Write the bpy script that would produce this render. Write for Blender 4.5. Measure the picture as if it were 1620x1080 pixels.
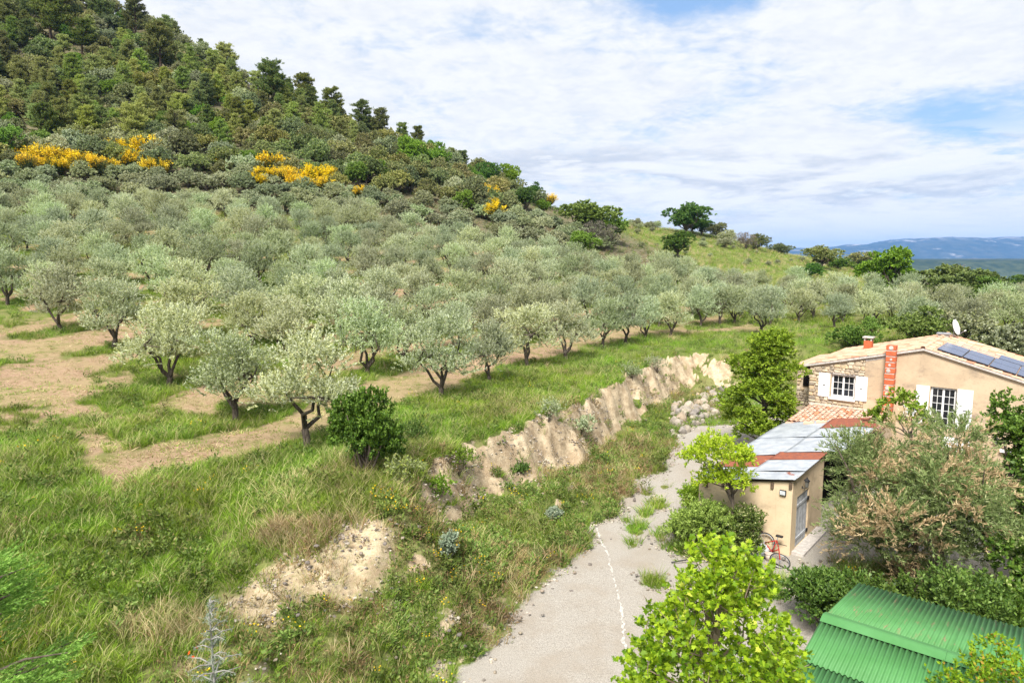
import bpy, bmesh, math, random
import numpy as np
from mathutils import Vector, Matrix

for o in list(bpy.data.objects):
    bpy.data.objects.remove(o)
SC = bpy.context.scene
COL = SC.collection
R = math.radians

# ------------------------------------------------------------------ camera
CAM_Z, PITCH, FPX = 10.5, R(7.1), 1080.0
cam_d = bpy.data.cameras.new('camera')
cam = bpy.data.objects.new('camera', cam_d)
COL.objects.link(cam)
cam.location = (0, 0, CAM_Z)
cam.rotation_euler = (R(90) - PITCH, 0, 0)
cam_d.sensor_width = 36
cam_d.lens = 24
cam_d.clip_start = 0.1
cam_d.clip_end = 60000
SC.camera = cam

# ------------------------------------------------------------------ sky, sun, exposure
SUN_EL, SUN_AZ = R(50), R(-160)          # azimuth measured from +Y towards +X: the sun stands behind the left shoulder
SC.view_settings.view_transform = 'Standard'
SC.view_settings.look = 'None'
SC.view_settings.exposure = 1.6
SC.view_settings.gamma = 1
SC.view_settings.use_curve_mapping = False
SC.cycles.use_denoising = True
SC.cycles.max_bounces = 8
SC.cycles.diffuse_bounces = 5
SC.cycles.glossy_bounces = 2
SC.cycles.transmission_bounces = 4
SC.cycles.transparent_max_bounces = 4
SC.cycles.sample_clamp_indirect = 4

sun_d = bpy.data.lights.new('sun', 'SUN')
sun_d.energy = 2.9
sun_d.angle = R(18)
sun_d.color = (1.0, 0.955, 0.89)
sun = bpy.data.objects.new('sun', sun_d)
COL.objects.link(sun)
sv = Vector((math.sin(SUN_AZ) * math.cos(SUN_EL), math.cos(SUN_AZ) * math.cos(SUN_EL), math.sin(SUN_EL)))
sun.rotation_euler = sv.to_track_quat('Z', 'Y').to_euler()

W = bpy.data.worlds.new('World')
SC.world = W
W.use_nodes = True
def build_world():
    nt = W.node_tree
    nt.nodes.clear()
    N = nt.nodes.new
    L = nt.links.new
    def math_(op, a, b=None, c=None, clamp=False):
        n = N('ShaderNodeMath'); n.operation = op; n.use_clamp = clamp
        for i, v in enumerate((a, b, c)):
            if v is None: continue
            if isinstance(v, (int, float)): n.inputs[i].default_value = v
            else: L(v, n.inputs[i])
        return n.outputs[0]
    def noise(vec, scale, detail, rough, dist=0.0):
        n = N('ShaderNodeTexNoise'); n.inputs['Scale'].default_value = scale
        n.inputs['Detail'].default_value = detail; n.inputs['Roughness'].default_value = rough
        n.inputs['Distortion'].default_value = dist
        L(vec, n.inputs['Vector']); return n.outputs['Fac']
    def ramp(v, lo, hi):
        n = N('ShaderNodeMapRange'); n.interpolation_type = 'SMOOTHSTEP'
        n.inputs['From Min'].default_value = lo; n.inputs['From Max'].default_value = hi
        L(v, n.inputs['Value']); return n.outputs['Result']
    def mix(f, a, b):
        n = N('ShaderNodeMix'); n.data_type = 'RGBA'
        for s, v in ((n.inputs['Factor'], f), (n.inputs['A'], a), (n.inputs['B'], b)):
            if isinstance(v, tuple): s.default_value = (*v, 1)
            elif isinstance(v, (int, float)): s.default_value = v
            else: L(v, s)
        return n.outputs['Result']
    tc = N('ShaderNodeTexCoord')
    sep = N('ShaderNodeSeparateXYZ'); L(tc.outputs['Generated'], sep.inputs[0])
    x, y, z = sep.outputs
    zc = math_('MAXIMUM', z, 0.0)
    sky = N('ShaderNodeTexSky'); sky.sky_type = 'NISHITA'; sky.sun_disc = False
    sky.sun_elevation = SUN_EL; sky.sun_rotation = SUN_AZ
    sky.air_density = 1.2; sky.dust_density = 1.6; sky.ozone_density = 2.0
    sc = N('ShaderNodeVectorMath'); sc.operation = 'SCALE'; sc.inputs['Scale'].default_value = 0.055
    L(sky.outputs[0], sc.inputs[0])
    base = mix(0.55, sc.outputs[0], (0.115, 0.20, 0.345))
    # high cloud sheet on a plane overhead
    den = math_('ADD', zc, 0.16)
    u = math_('DIVIDE', x, den); v = math_('DIVIDE', y, den)
    cb = N('ShaderNodeCombineXYZ'); L(u, cb.inputs[0]); L(v, cb.inputs[1])
    n1 = noise(cb.outputs[0], 1.1, 9, 0.62, 0.3)
    n2 = noise(cb.outputs[0], 5.5, 6, 0.62, 0.5)
    n3 = noise(cb.outputs[0], 17.0, 4, 0.6, 0.3)
    cover = math_('ADD', math_('ADD', math_('MULTIPLY', n1, 0.9), math_('MULTIPLY', n2, 0.28)), math_('MULTIPLY', n3, 0.12))
    # two openings in the sheet
    def hole(cx, cy, sx, sy, amt):
        dx = math_('DIVIDE', math_('SUBTRACT', u, cx), sx); dy = math_('DIVIDE', math_('SUBTRACT', v, cy), sy)
        q = math_('ADD', math_('MULTIPLY', dx, dx), math_('MULTIPLY', dy, dy))
        return math_('MULTIPLY', math_('POWER', 2.718, math_('MULTIPLY', q, -1.0)), amt)
    h = math_('ADD', hole(0.48, 1.80, 0.16, 0.22, 0.27), hole(1.72, 2.6, 0.45, 0.26, 0.31))
    h = math_('ADD', h, hole(-1.9, -1.2, 0.7, 0.5, 0.3))
    cover = math_('SUBTRACT', cover, h)
    m_hi = ramp(cover, 0.40, 0.66)
    tone = ramp(math_('ADD', math_('MULTIPLY', n2, 0.6), math_('MULTIPLY', n3, 0.4)), 0.36, 0.62)
    hi_col = mix(tone, (0.298, 0.307, 0.322), (0.338, 0.341, 0.345))
    col = mix(math_('MULTIPLY', m_hi, 0.97), base, hi_col)
    # low cumulus banks near the horizon: azimuth / elevation space
    az = math_('ARCTAN2', x, y)
    cb2 = N('ShaderNodeCombineXYZ'); L(math_('MULTIPLY', az, 3.2), cb2.inputs[0]); L(math_('MULTIPLY', zc, 17.0), cb2.inputs[1])
    cb2.inputs[2].default_value = 8.1
    c1 = noise(cb2.outputs[0], 1.35, 8, 0.6, 0.25)
    off = N('ShaderNodeVectorMath'); off.operation = 'ADD'; off.inputs[1].default_value = (-0.12, 0.30, 0); L(cb2.outputs[0], off.inputs[0])
    c2 = noise(off.outputs[0], 1.35, 8, 0.6, 0.25)
    band = math_('MULTIPLY', ramp(zc, 0.005, 0.045), ramp(zc, 0.175, 0.12))
    m_lo = math_('MULTIPLY', ramp(c1, 0.42, 0.48), band)
    lit = ramp(math_('SUBTRACT', c1, c2), -0.14, 0.08)
    lo_col = mix(lit, (0.205, 0.226, 0.265), (0.345, 0.347, 0.35))
    col = mix(math_('MULTIPLY', m_lo, 0.85), col, lo_col)
    # pale veil towards the horizon
    veil = ramp(zc, 0.09, 0.0)
    col = mix(math_('MULTIPLY', veil, 0.7), col, (0.315, 0.325, 0.34))
    bg = N('ShaderNodeBackground'); L(col, bg.inputs['Color']); bg.inputs['Strength'].default_value = 1.0
    out = N('ShaderNodeOutputWorld'); L(bg.outputs[0], out.inputs['Surface'])
build_world()

# ------------------------------------------------------------------ survey helpers: sight lines from the drone's position
CP, SP = math.cos(PITCH), math.sin(PITCH)
def ray(px, py):
    x, y = (px - 810) / FPX, (540 - py) / FPX
    return np.array([x, CP + y * SP, -SP + y * CP])
def at(px, py, Y):
    d = ray(px, py); k = Y / d[1]
    return np.array([d[0] * k, Y, CAM_Z + d[2] * k])
def atz(px, py, z):
    d = ray(px, py); k = (z - CAM_Z) / d[2]
    return np.array([d[0] * k, d[1] * k, z])
def project(p):
    p = np.asarray(p, float); r = p - np.array([0, 0, CAM_Z])
    f = r[..., 1] * CP - r[..., 2] * SP
    u = r[..., 1] * SP + r[..., 2] * CP
    f = np.maximum(f, 1e-3)
    return 810 + FPX * r[..., 0] / f, 540 - FPX * u / f, f

def hash2(ix, iy, seed):
    n = (ix * 374761393 + iy * 668265263 + seed * 982451653).astype(np.int64) & 0xffffffff
    n = ((n ^ (n >> 13)) * 1274126177) & 0xffffffff
    n = (n ^ (n >> 16)) & 0xffffffff
    return n / 4294967295.0
def vnoise(x, y, seed=0):
    xi, yi = np.floor(x), np.floor(y); fx, fy = x - xi, y - yi
    xi, yi = xi.astype(np.int64), yi.astype(np.int64)
    fx = fx * fx * (3 - 2 * fx); fy = fy * fy * (3 - 2 * fy)
    a, b = hash2(xi, yi, seed), hash2(xi + 1, yi, seed)
    c, d = hash2(xi, yi + 1, seed), hash2(xi + 1, yi + 1, seed)
    return (a + (b - a) * fx) * (1 - fy) + (c + (d - c) * fx) * fy
def fbm(x, y, f, seed=0, octv=4):
    s, a, t = 0, 0.5, 0
    for k in range(octv):
        s = s + a * vnoise(x * f + 17.3 * k, y * f - 9.1 * k, seed + k); t += a
        a *= 0.5; f *= 2.03
    return s / t - 0.5
def sstep(a, b, v):
    t = np.clip((v - a) / (b - a), 0, 1); return t * t * (3 - 2 * t)

def catmull(P, n=5):
    P = np.asarray(P, float); out = []
    Q = np.vstack([2 * P[0] - P[1], P, 2 * P[-1] - P[-2]])
    for i in range(1, len(Q) - 2):
        for k in range(n):
            t = k / n
            out.append(0.5 * (2 * Q[i] + (Q[i + 1] - Q[i - 1]) * t + (2 * Q[i - 1] - 5 * Q[i] + 4 * Q[i + 1] - Q[i + 2]) * t * t
                              + (3 * Q[i] - Q[i - 1] - 3 * Q[i + 1] + Q[i + 2]) * t ** 3))
    out.append(P[-1]); return np.array(out)
def sdist(x, y, L):
    """signed distance to a polyline, positive on its left"""
    if x.size < 3000:
        A, E = L[:-1], L[1:] - L[:-1]; xf, yf = x.reshape(-1, 1) - A[:, 0], y.reshape(-1, 1) - A[:, 1]
        t = np.clip((xf * E[:, 0] + yf * E[:, 1]) / (E ** 2).sum(1), 0, 1)
        d = np.hypot(xf - t * E[:, 0], yf - t * E[:, 1]); i = d.argmin(1); r = np.arange(len(i))
        return (d[r, i] * np.where(E[i, 0] * yf[r, i] - E[i, 1] * xf[r, i] >= 0, 1.0, -1.0)).reshape(x.shape)
    best = np.full(x.shape, 1e9); sg = np.zeros(x.shape)
    for (ax, ay), (bx, by) in zip(L[:-1], L[1:]):
        ex, ey = bx - ax, by - ay; l2 = ex * ex + ey * ey
        t = np.clip(((x - ax) * ex + (y - ay) * ey) / l2, 0, 1)
        dx, dy = x - ax - t * ex, y - ay - t * ey
        d = np.hypot(dx, dy); cr = ex * (y - ay) - ey * (x - ax)
        m = d < best - 1e-9
        best = np.where(m, d, best); sg = np.where(m, np.where(cr >= 0, 1.0, -1.0), sg)
    return best * sg
def inpoly(px, py, P):
    px, py = np.asarray(px, float), np.asarray(py, float); r = np.zeros(px.shape, bool); n = len(P)
    for i in range(n):
        (x0, y0), (x1, y1) = P[i], P[(i + 1) % n]
        c = (y0 > py) != (y1 > py)
        with np.errstate(divide='ignore', invalid='ignore'):
            xx = (x1 - x0) * (py - y0) / ((y1 - y0) if y1 != y0 else 1e-9) + x0
        r ^= c & (px < xx)
    return r

# ------------------------------------------------------------------ terrain
FOOT = catmull([(-6.5, -60), (-4.2, -5), (-2.6, 9)] + [tuple(atz(a, b, 0)[:2]) for a, b in
       [(725, 1085), (765, 1035), (812, 982), (870, 915), (935, 850), (985, 800), (1045, 745), (1072, 705), (1092, 676), (1140, 655)]]
       + [(17.5, 48.5), (26, 51), (45, 52), (120, 55)])
TOP = catmull([(-16, -60), (-14, -5), (-11.5, 8)] + [tuple(atz(a, b, c)[:2]) for a, b, c in
      [(200, 1075, 1.2), (300, 1000, 1.3), (400, 925, 1.5), (500, 878, 1.9), (585, 850, 2.0), (625, 800, 2.3), (650, 745, 2.6), (750, 692, 2.7),
       (870, 655, 2.8), (945, 615, 2.8), (1010, 583, 2.8), (1040, 568, 2.8), (1095, 557, 2.8), (1150, 560, 2.8)]]
      + [(21, 57.5), (28, 60), (45, 61), (120, 64)])
_c = [atz(*a) for a in [(500, 870, 1.95), (380, 930, 1.45), (200, 1000, 1.35), (0, 1080, 1.5), (0, 900, 2.3), (100, 800, 2.8), (170, 780, 2.8),
      (300, 760, 2.7), (560, 800, 2.5), (640, 740, 2.7), (750, 690, 2.75), (870, 650, 2.8), (1010, 585, 2.8), (1100, 557, 2.8), (490, 712, 2.8),
      (373, 665, 2.9), (265, 612, 3.4), (97, 525, 5.2), (0, 500, 6.0), (0, 600, 4.0), (0, 700, 3.0), (697, 632, 2.9), (835, 582, 2.9),
      (953, 550, 2.9), (1060, 535, 2.8), (1140, 518, 3.0), (582, 592, 3.5), (620, 520, 4.6)]]
_c += [at(*a) for a in [(200, 325, 103), (600, 350, 108), (900, 405, 113), (1200, 440, 122), (1400, 470, 122), (1620, 490, 110),
      (300, 430, 70), (800, 458, 80), (1200, 492, 92), (0, 260, 112), (0, 110, 158), (0, -40, 210), (-300, -60, 170), (-300, 250, 100),
      (270, 62, 200), (440, 155, 190), (560, 203, 185), (670, 240, 180), (760, 280, 178), (850, 322, 178), (960, 350, 180), (1100, 368, 190),
      (1250, 405, 205), (1390, 424, 205), (1445, 446, 195), (1100, 402, 150), (1300, 430, 165), (1430, 462, 158), (1560, 476, 150), (1640, 482, 150)]]
for a in [(270, 62, 200), (440, 155, 190), (560, 203, 185), (670, 240, 180), (760, 280, 178), (850, 322, 178), (960, 350, 180), (1100, 368, 190), (1250, 405, 205), (1390, 424, 205)]:
    q = at(*a); _c.append(np.array([q[0] * 1.16, q[1] * 1.16, q[2] - 2.5])); _c.append(np.array([q[0] * 1.5, q[1] * 1.5, q[2] - 30]))
_c += [np.array(p, float) for p in [(190, 150, -4), (190, 240, -34), (260, 200, -40), (-13, -5, 1.0), (-40, 0, 2.5), (-60, -50, 4), (-160, -20, 18),
      (-60, 30, 6.0), (-220, 120, 48), (30, 60, 2.8), (45, 65, 2.6), (90, 80, 1.5), (160, 80, -5), (60, 110, 4.2), (120, 60, 0), (40, 58, 2.6), (250, 60, -12)]]
_c = np.array(_c)
def _tps(C):
    X = C[:, :2] / 100; n = len(X)
    d2 = ((X[:, None] - X[None]) ** 2).sum(-1)
    K = 0.5 * d2 * np.log(d2 + 1e-12) + np.eye(n) * 2e-5
    P = np.hstack([np.ones((n, 1)), X])
    A = np.zeros((n + 3, n + 3)); A[:n, :n] = K; A[:n, n:] = P; A[n:, :n] = P.T
    return X, np.linalg.solve(A, np.concatenate([C[:, 2], np.zeros(3)]))
_X, _Wt = _tps(_c)
def high(x, y):
    xs, ys = x / 100, y / 100
    z = _Wt[-3] + _Wt[-2] * xs + _Wt[-1] * ys
    for (cx, cy), w in zip(_X, _Wt[:-3]):
        d2 = (xs - cx) ** 2 + (ys - cy) ** 2
        z = z + w * 0.5 * d2 * np.log(d2 + 1e-12)
    return z
def bank(x, y):
    n = fbm(x, y, 0.55, 5, 4); n2 = fbm(x, y, 1.7, 9, 3)
    dF = sdist(x, y, FOOT) + 0.35 * n
    dT = sdist(x, y, TOP) + 1.5 * n + 0.55 * n2
    w = np.where(dF <= 0, 0.0, np.where(dT >= 0, 1.0, dF / np.maximum(dF - dT, 1e-3)))
    return np.clip(w, 0, 1), dF, dT
def terrain(x, y, full=False):
    x = np.asarray(x, float); y = np.asarray(y, float)
    w, dF, dT = bank(x, y)
    near = np.hypot(x, y - 80)
    hi = np.clip(high(np.clip(x, -330, 330), np.clip(y, -80, 330)), -60, 120)
    lo = -0.03 * np.maximum(0, x - 24) - 0.0 * y + 0.06 * fbm(x, y, 0.25, 3, 3)
    cl = sstep(-6.5, -2.5, x) * sstep(20, 25, y) * (1 - sstep(14, 18, x))
    sc_ = sstep(-11, -9.3, x) * (1 - sstep(-3.5, -1.5, x)) * (1 - sstep(22, 24.5, y))
    p_cl = 0.13 * sstep(0, 0.76, w) + 0.87 * sstep(0.70, 0.985, w)
    p_sc = 0.22 * sstep(0, 0.5, w) + 0.78 * sstep(0.42, 0.98, w)
    p_ln = w * (0.6 + 0.4 * w)
    p = p_ln * (1 - cl) * (1 - sc_) + p_cl * cl + p_sc * sc_ * (1 - cl)
    z = lo + (hi - lo) * p
    face = sstep(0.05, 0.4, w) * (1 - sstep(0.96, 1.0, w))
    gul = (np.abs(fbm(x * 1.0, y * 0.55, 1.15, 21, 3)) - 0.12)
    z = z + face * (0.95 * gul + 0.45 * fbm(x, y, 2.3, 31, 3) + 0.55 * fbm(x, y, 0.6, 33, 3))
    z = z + w * 0.10 * fbm(x, y, 0.5, 41, 3) * np.clip(near / 20, 0.5, 3)
    fade = sstep(300, 900, near)
    z = z * (1 - fade) - 120 * fade
    return (z, w, dF, dT) if full else z
def tz(x, y):
    return float(terrain(np.array([x]), np.array([y]))[0])
_Yc = np.concatenate([np.arange(5, 60, 1.0), np.arange(60, 420, 4.0)])
def ground_at(px, py):
    d = ray(px, py)
    def cross(Ys):
        k = Ys / d[1]; m = CAM_Z + d[2] * k < terrain(d[0] * k, Ys)
        return int(np.argmax(m)) if m.any() else len(Ys) - 1
    i = cross(_Yc); Y = np.linspace(_Yc[max(i - 1, 0)], _Yc[i], 24); Y = float(Y[cross(Y)])
    x = d[0] * Y / d[1]
    return np.array([x, Y, tz(x, Y)])

# ------------------------------------------------------------------ naming and mesh helpers
def tag(o, label=None, cat=None, group=None, kind=None):
    if label: o['label'] = label
    if cat: o['category'] = cat
    if group: o['group'] = group
    if kind: o['kind'] = kind
    return o
def empty(name, loc=(0, 0, 0), rz=0.0, scale=1.0):
    o = bpy.data.objects.new(name, None); COL.objects.link(o)
    o.location = [float(v) for v in loc]; o.rotation_euler = (0, 0, rz)
    o.scale = (scale,) * 3 if isinstance(scale, (int, float)) else scale
    o.empty_display_size = 0.2
    return o
def link(name, me, parent=None, mat=None):
    o = bpy.data.objects.new(name, me); COL.objects.link(o)
    if parent is not None: o.parent = parent
    if mat is not None:
        if not me.materials: me.materials.append(mat)
        elif me.materials[0] != mat:
            o.material_slots[0].link = 'OBJECT'; o.material_slots[0].material = mat
    return o
def np_mesh(name, V, Fc, tint=None, mat=None, smooth=False):
    V = np.ascontiguousarray(V, np.float32); Fc = np.ascontiguousarray(Fc, np.int32); k = Fc.shape[1]
    me = bpy.data.meshes.new(name)
    me.vertices.add(len(V)); me.vertices.foreach_set('co', V.ravel())
    me.loops.add(Fc.size); me.loops.foreach_set('vertex_index', Fc.ravel())
    me.polygons.add(len(Fc)); me.polygons.foreach_set('loop_start', np.arange(len(Fc), dtype=np.int32) * k)
    if smooth: me.polygons.foreach_set('use_smooth', np.ones(len(Fc), bool))
    if tint is not None:
        a = me.attributes.new('tint', 'FLOAT', 'POINT'); a.data.foreach_set('value', np.ascontiguousarray(tint, np.float32))
    if mat: me.materials.append(mat)
    me.update(calc_edges=True)
    return me
class MB:
    def __init__(s): s.v, s.f = [], []
    def add(s, V, Fc):
        b = len(s.v); s.v += [tuple(float(c) for c in q) for q in V]; s.f += [tuple(i + b for i in q) for q in Fc]; return s
    def box(s, x0, x1, y0, y1, z0, z1):
        return s.add([(x0, y0, z0), (x1, y0, z0), (x1, y1, z0), (x0, y1, z0), (x0, y0, z1), (x1, y0, z1), (x1, y1, z1), (x0, y1, z1)],
                     [(0, 3, 2, 1), (4, 5, 6, 7), (0, 1, 5, 4), (1, 2, 6, 5), (2, 3, 7, 6), (3, 0, 4, 7)])
    def hexa(s, bot, top):
        return s.add(list(bot) + list(top), [(0, 3, 2, 1), (4, 5, 6, 7), (0, 1, 5, 4), (1, 2, 6, 5), (2, 3, 7, 6), (3, 0, 4, 7)])
    def tube(s, pts, rad, n=7, cap=True):
        pts = [Vector(p) for p in pts]; rad = rad if hasattr(rad, '__len__') else [rad] * len(pts)
        V, Fc = [], []; ref = None
        for i, p in enumerate(pts):
            t = (pts[min(i + 1, len(pts) - 1)] - pts[max(i - 1, 0)]).normalized()
            if ref is None: ref = Vector((1, 0, 0)) if abs(t.x) < 0.8 else Vector((0, 1, 0))
            a = (ref - t * ref.dot(t)).normalized(); b = t.cross(a); ref = a
            for k in range(n):
                q = 2 * math.pi * k / n
                V.append(p + (a * math.cos(q) + b * math.sin(q)) * rad[i])
        for i in range(len(pts) - 1):
            for k in range(n):
                Fc.append((i * n + k, i * n + (k + 1) % n, (i + 1) * n + (k + 1) % n, (i + 1) * n + k))
        if cap:
            Fc.append(tuple(range(n))[::-1]); Fc.append(tuple((len(pts) - 1) * n + k for k in range(n)))
        return s.add(V, Fc)
    def mesh(s, name, mat=None, smooth=False):
        me = bpy.data.meshes.new(name); me.from_pydata(s.v, [], s.f)
        if smooth: me.polygons.foreach_set('use_smooth', [True] * len(me.polygons))
        if mat: me.materials.append(mat)
        me.update(); return me
    def build(s, name, mat, parent=None, smooth=False, bevel=0):
        o = link(name, s.mesh(name, mat, smooth), parent)
        if bevel:
            m = o.modifiers.new('bevel', 'BEVEL'); m.width = bevel; m.segments = 2; m.limit_method = 'ANGLE'
        return o

# ------------------------------------------------------------------ materials
class NT:
    def __init__(s, name):
        s.m = bpy.data.materials.new(name); s.m.use_nodes = True; s.t = s.m.node_tree; s.t.nodes.clear()
        s.out = s.t.nodes.new('ShaderNodeOutputMaterial')
    def n(s, kind, **kw):
        q = s.t.nodes.new(kind)
        for k, v in kw.items(): setattr(q, k, v)
        return q
    def set(s, sock, v):
        if isinstance(v, bpy.types.NodeSocket): s.t.links.new(v, sock)
        elif isinstance(v, tuple) and len(v) == 3 and sock.type == 'RGBA': sock.default_value = (*v, 1)
        else: sock.default_value = v
    def noise(s, scale, detail=5, rough=0.6, vec=None, dist=0, out='Fac'):
        q = s.n('ShaderNodeTexNoise'); q.inputs['Scale'].default_value = scale; q.inputs['Detail'].default_value = detail
        q.inputs['Roughness'].default_value = rough; q.inputs['Distortion'].default_value = dist
        s.set(q.inputs['Vector'], vec if vec is not None else s.pos()); return q.outputs[out]
    def pos(s):
        if not hasattr(s, '_p'): s._p = s.n('ShaderNodeNewGeometry').outputs['Position']
        return s._p
    def obj(s):
        return s.n('ShaderNodeTexCoord').outputs['Object']
    def mapping(s, vec, scale=(1, 1, 1), rot=(0, 0, 0)):
        q = s.n('ShaderNodeMapping'); q.inputs['Scale'].default_value = scale; q.inputs['Rotation'].default_value = rot
        s.set(q.inputs['Vector'], vec); return q.outputs[0]
    def rng(s, v, a, b, lo=0.0, hi=1.0):
        q = s.n('ShaderNodeMapRange'); q.interpolation_type = 'SMOOTHSTEP'; s.set(q.inputs['Value'], v)
        for i, k in zip(('From Min', 'From Max', 'To Min', 'To Max'), (a, b, lo, hi)): q.inputs[i].default_value = k
        return q.outputs[0]
    def math(s, op, a, b=None, clamp=False):
        q = s.n('ShaderNodeMath', operation=op, use_clamp=clamp); s.set(q.inputs[0], a)
        if b is not None: s.set(q.inputs[1], b)
        return q.outputs[0]
    def mix(s, f, a, b, mode='MIX'):
        q = s.n('ShaderNodeMix', data_type='RGBA', blend_type=mode)
        s.set(q.inputs['Factor'], f); s.set(q.inputs['A'], a); s.set(q.inputs['B'], b); return q.outputs['Result']
    def attr(s, name, out='Fac'):
        q = s.n('ShaderNodeAttribute', attribute_name=name); return q.outputs[out]
    def rnd(s):
        return s.n('ShaderNodeObjectInfo').outputs['Random']
    def bump(s, h, strength=0.4, dist=0.02):
        q = s.n('ShaderNodeBump'); q.inputs['Strength'].default_value = strength; q.inputs['Distance'].default_value = dist
        s.set(q.inputs['Height'], h); return q.outputs[0]
    def done(s, col, rough=0.8, metal=0.0, normal=None, spec=0.3, transl=0.0, tcol=None):
        p = s.n('ShaderNodeBsdfPrincipled'); s.set(p.inputs['Base Color'], col); s.set(p.inputs['Roughness'], rough)
        s.set(p.inputs['Metallic'], metal); s.set(p.inputs['Specular IOR Level'], spec)
        if normal is not None: s.set(p.inputs['Normal'], normal)
        sh = p.outputs[0]
        if transl:
            tr = s.n('ShaderNodeBsdfTranslucent'); s.set(tr.inputs['Color'], tcol if tcol is not None else col)
            mx = s.n('ShaderNodeMixShader'); mx.inputs[0].default_value = transl
            s.t.links.new(sh, mx.inputs[1]); s.t.links.new(tr.outputs[0], mx.inputs[2]); sh = mx.outputs[0]
        s.t.links.new(sh, s.out.inputs['Surface']); return s.m

def leaf_mat(name, c1, c2, c3=None, back=None, transl=0.28, vary=0.25, rough=0.55, spec=0.3):
    """leaf colours c1..c2 (c3: the few odd leaves), optional paler underside, each plant a little different"""
    m = NT(name); t = m.attr('tint')
    col = m.mix(m.rng(t, 0.0, 0.85), c1, c2)
    if c3: col = m.mix(m.rng(t, 0.86, 0.93), col, c3)
    if back:
        bf = m.n('ShaderNodeNewGeometry').outputs['Backfacing']; col = m.mix(bf, col, back)
    r = m.rnd()
    h = m.n('ShaderNodeHueSaturation'); m.set(h.inputs['Color'], col)
    m.set(h.inputs['Hue'], m.rng(r, 0, 1, 0.5 - 0.035 * vary * 4, 0.5 + 0.02 * vary * 4))
    m.set(h.inputs['Saturation'], m.rng(m.math('FRACT', m.math('MULTIPLY', r, 7.31)), 0, 1, 1 - 0.5 * vary, 1 + 0.4 * vary))
    m.set(h.inputs['Value'], m.rng(m.math('FRACT', m.math('MULTIPLY', r, 13.7)), 0, 1, 1 - vary, 1 + vary))
    return m.done(h.outputs[0], rough, transl=transl, spec=spec)
def plain(name, c, rough=0.7, metal=0.0, amt=0.25, scale=6.0, bump=0.0, spec=0.3, c2=None):
    m = NT(name); n = m.noise(scale, 6, 0.65)
    d = c2 if c2 else tuple(v * (1 - amt) for v in c)
    col = m.mix(m.rng(n, 0.35, 0.65), d, c)
    return m.done(col, rough, metal, m.bump(m.noise(scale * 4, 4), bump, 0.02) if bump else None, spec)

# ------------------------------------------------------------------ the ground: one height field, split by what covers it
def axis(a, b, fine0, fine1, st, grow=1.06, mx=60):
    c = list(np.arange(fine0, fine1 + 1e-6, st)); s = st
    while c[-1] < b: s = min(s * grow, mx); c.append(c[-1] + s)
    s = st
    while c[0] > a: s = min(s * grow, mx); c.insert(0, c[0] - s)
    return np.array(c)
GX = axis(-1500, 1500, -26, 24, 0.18, 1.03)
GY = axis(-1200, 1700, 11, 48, 0.18, 1.022)
XX, YY = np.meshgrid(GX, GY)
ZZ, WW, DF, DT = terrain(XX, YY, True)
gy_, gx_ = np.gradient(ZZ, GY, GX)
SLOPE = np.hypot(gx_, gy_)

ROW_R = np.array([0.55, 0.835]); ROW_N = np.array([-0.835, 0.55]); ROW_0 = np.array([-8.1, 26.5])
# the orchard's lower edge: uphill of this line the grass is mown
MOWN = catmull([tuple(ground_at(a, b)[:2]) for a, b in [(-420, 640), (-200, 655), (0, 690), (105, 702), (140, 770), (178, 795), (240, 758), (330, 738), (455, 712),
               (560, 662), (640, 645), (700, 634), (835, 580), (953, 547), (1060, 532), (1150, 524), (1230, 530)]] + [(40, 62), (80, 72), (140, 80)])
UPPER = catmull([tuple(ground_at(a, b)[:2]) for a, b in [(-300, 350), (0, 332), (200, 332), (450, 345), (650, 375), (880, 418), (1050, 442), (1230, 462), (1380, 474), (1500, 490)]] + [(140, 130)])
# olive trees along the orchard's edge, seen singly: base of trunk and height in metres
EDGE_OLIVES = [(12, 482, 4.3), (97, 525, 4.6), (178, 552, 4.8), (265, 612, 4.7), (373, 667, 4.4), (490, 712, 4.7), (582, 592, 4.5), (697, 632, 4.4), (776, 604, 3.6),
               (835, 582, 4.5), (897, 568, 4.4), (953, 550, 4.2), (988, 545, 4.2), (1022, 536, 3.9), (1060, 533, 4.2), (1108, 517, 4.3), (1140, 515, 4.4), (1160, 512, 4.4), (103, 422, 4.6), (1203, 532, 4.6)]
EDGE_POS = [ground_at(a, b) for a, b, _ in EDGE_OLIVES]
rng = np.random.default_rng(11)
OLIVES = []
for k in range(0, 21):
    off = rng.uniform(0, 5.3)
    for j in range(-10, 36):
        p = ROW_0 + ROW_N * (4.9 * k) + ROW_R * (4.6 * j + off) + rng.normal(0, 0.45, 2)
        if sdist(p[:1], p[1:], MOWN)[0] < 0.8 or sdist(p[:1], p[1:], UPPER)[0] > -1: continue
        if min(np.hypot(*(p - e[:2])) for e in EDGE_POS) < 3.6: continue
        q = np.array([p[0], p[1], tz(*p)]); u, v, f = project(q)
        if u < -70 or u > 1700 or v > 640 or (v > 575 and u < 560) or (u < 240 and v > 495) or v < 300: continue
        if f > 150: continue
        OLIVES.append(q)
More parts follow.
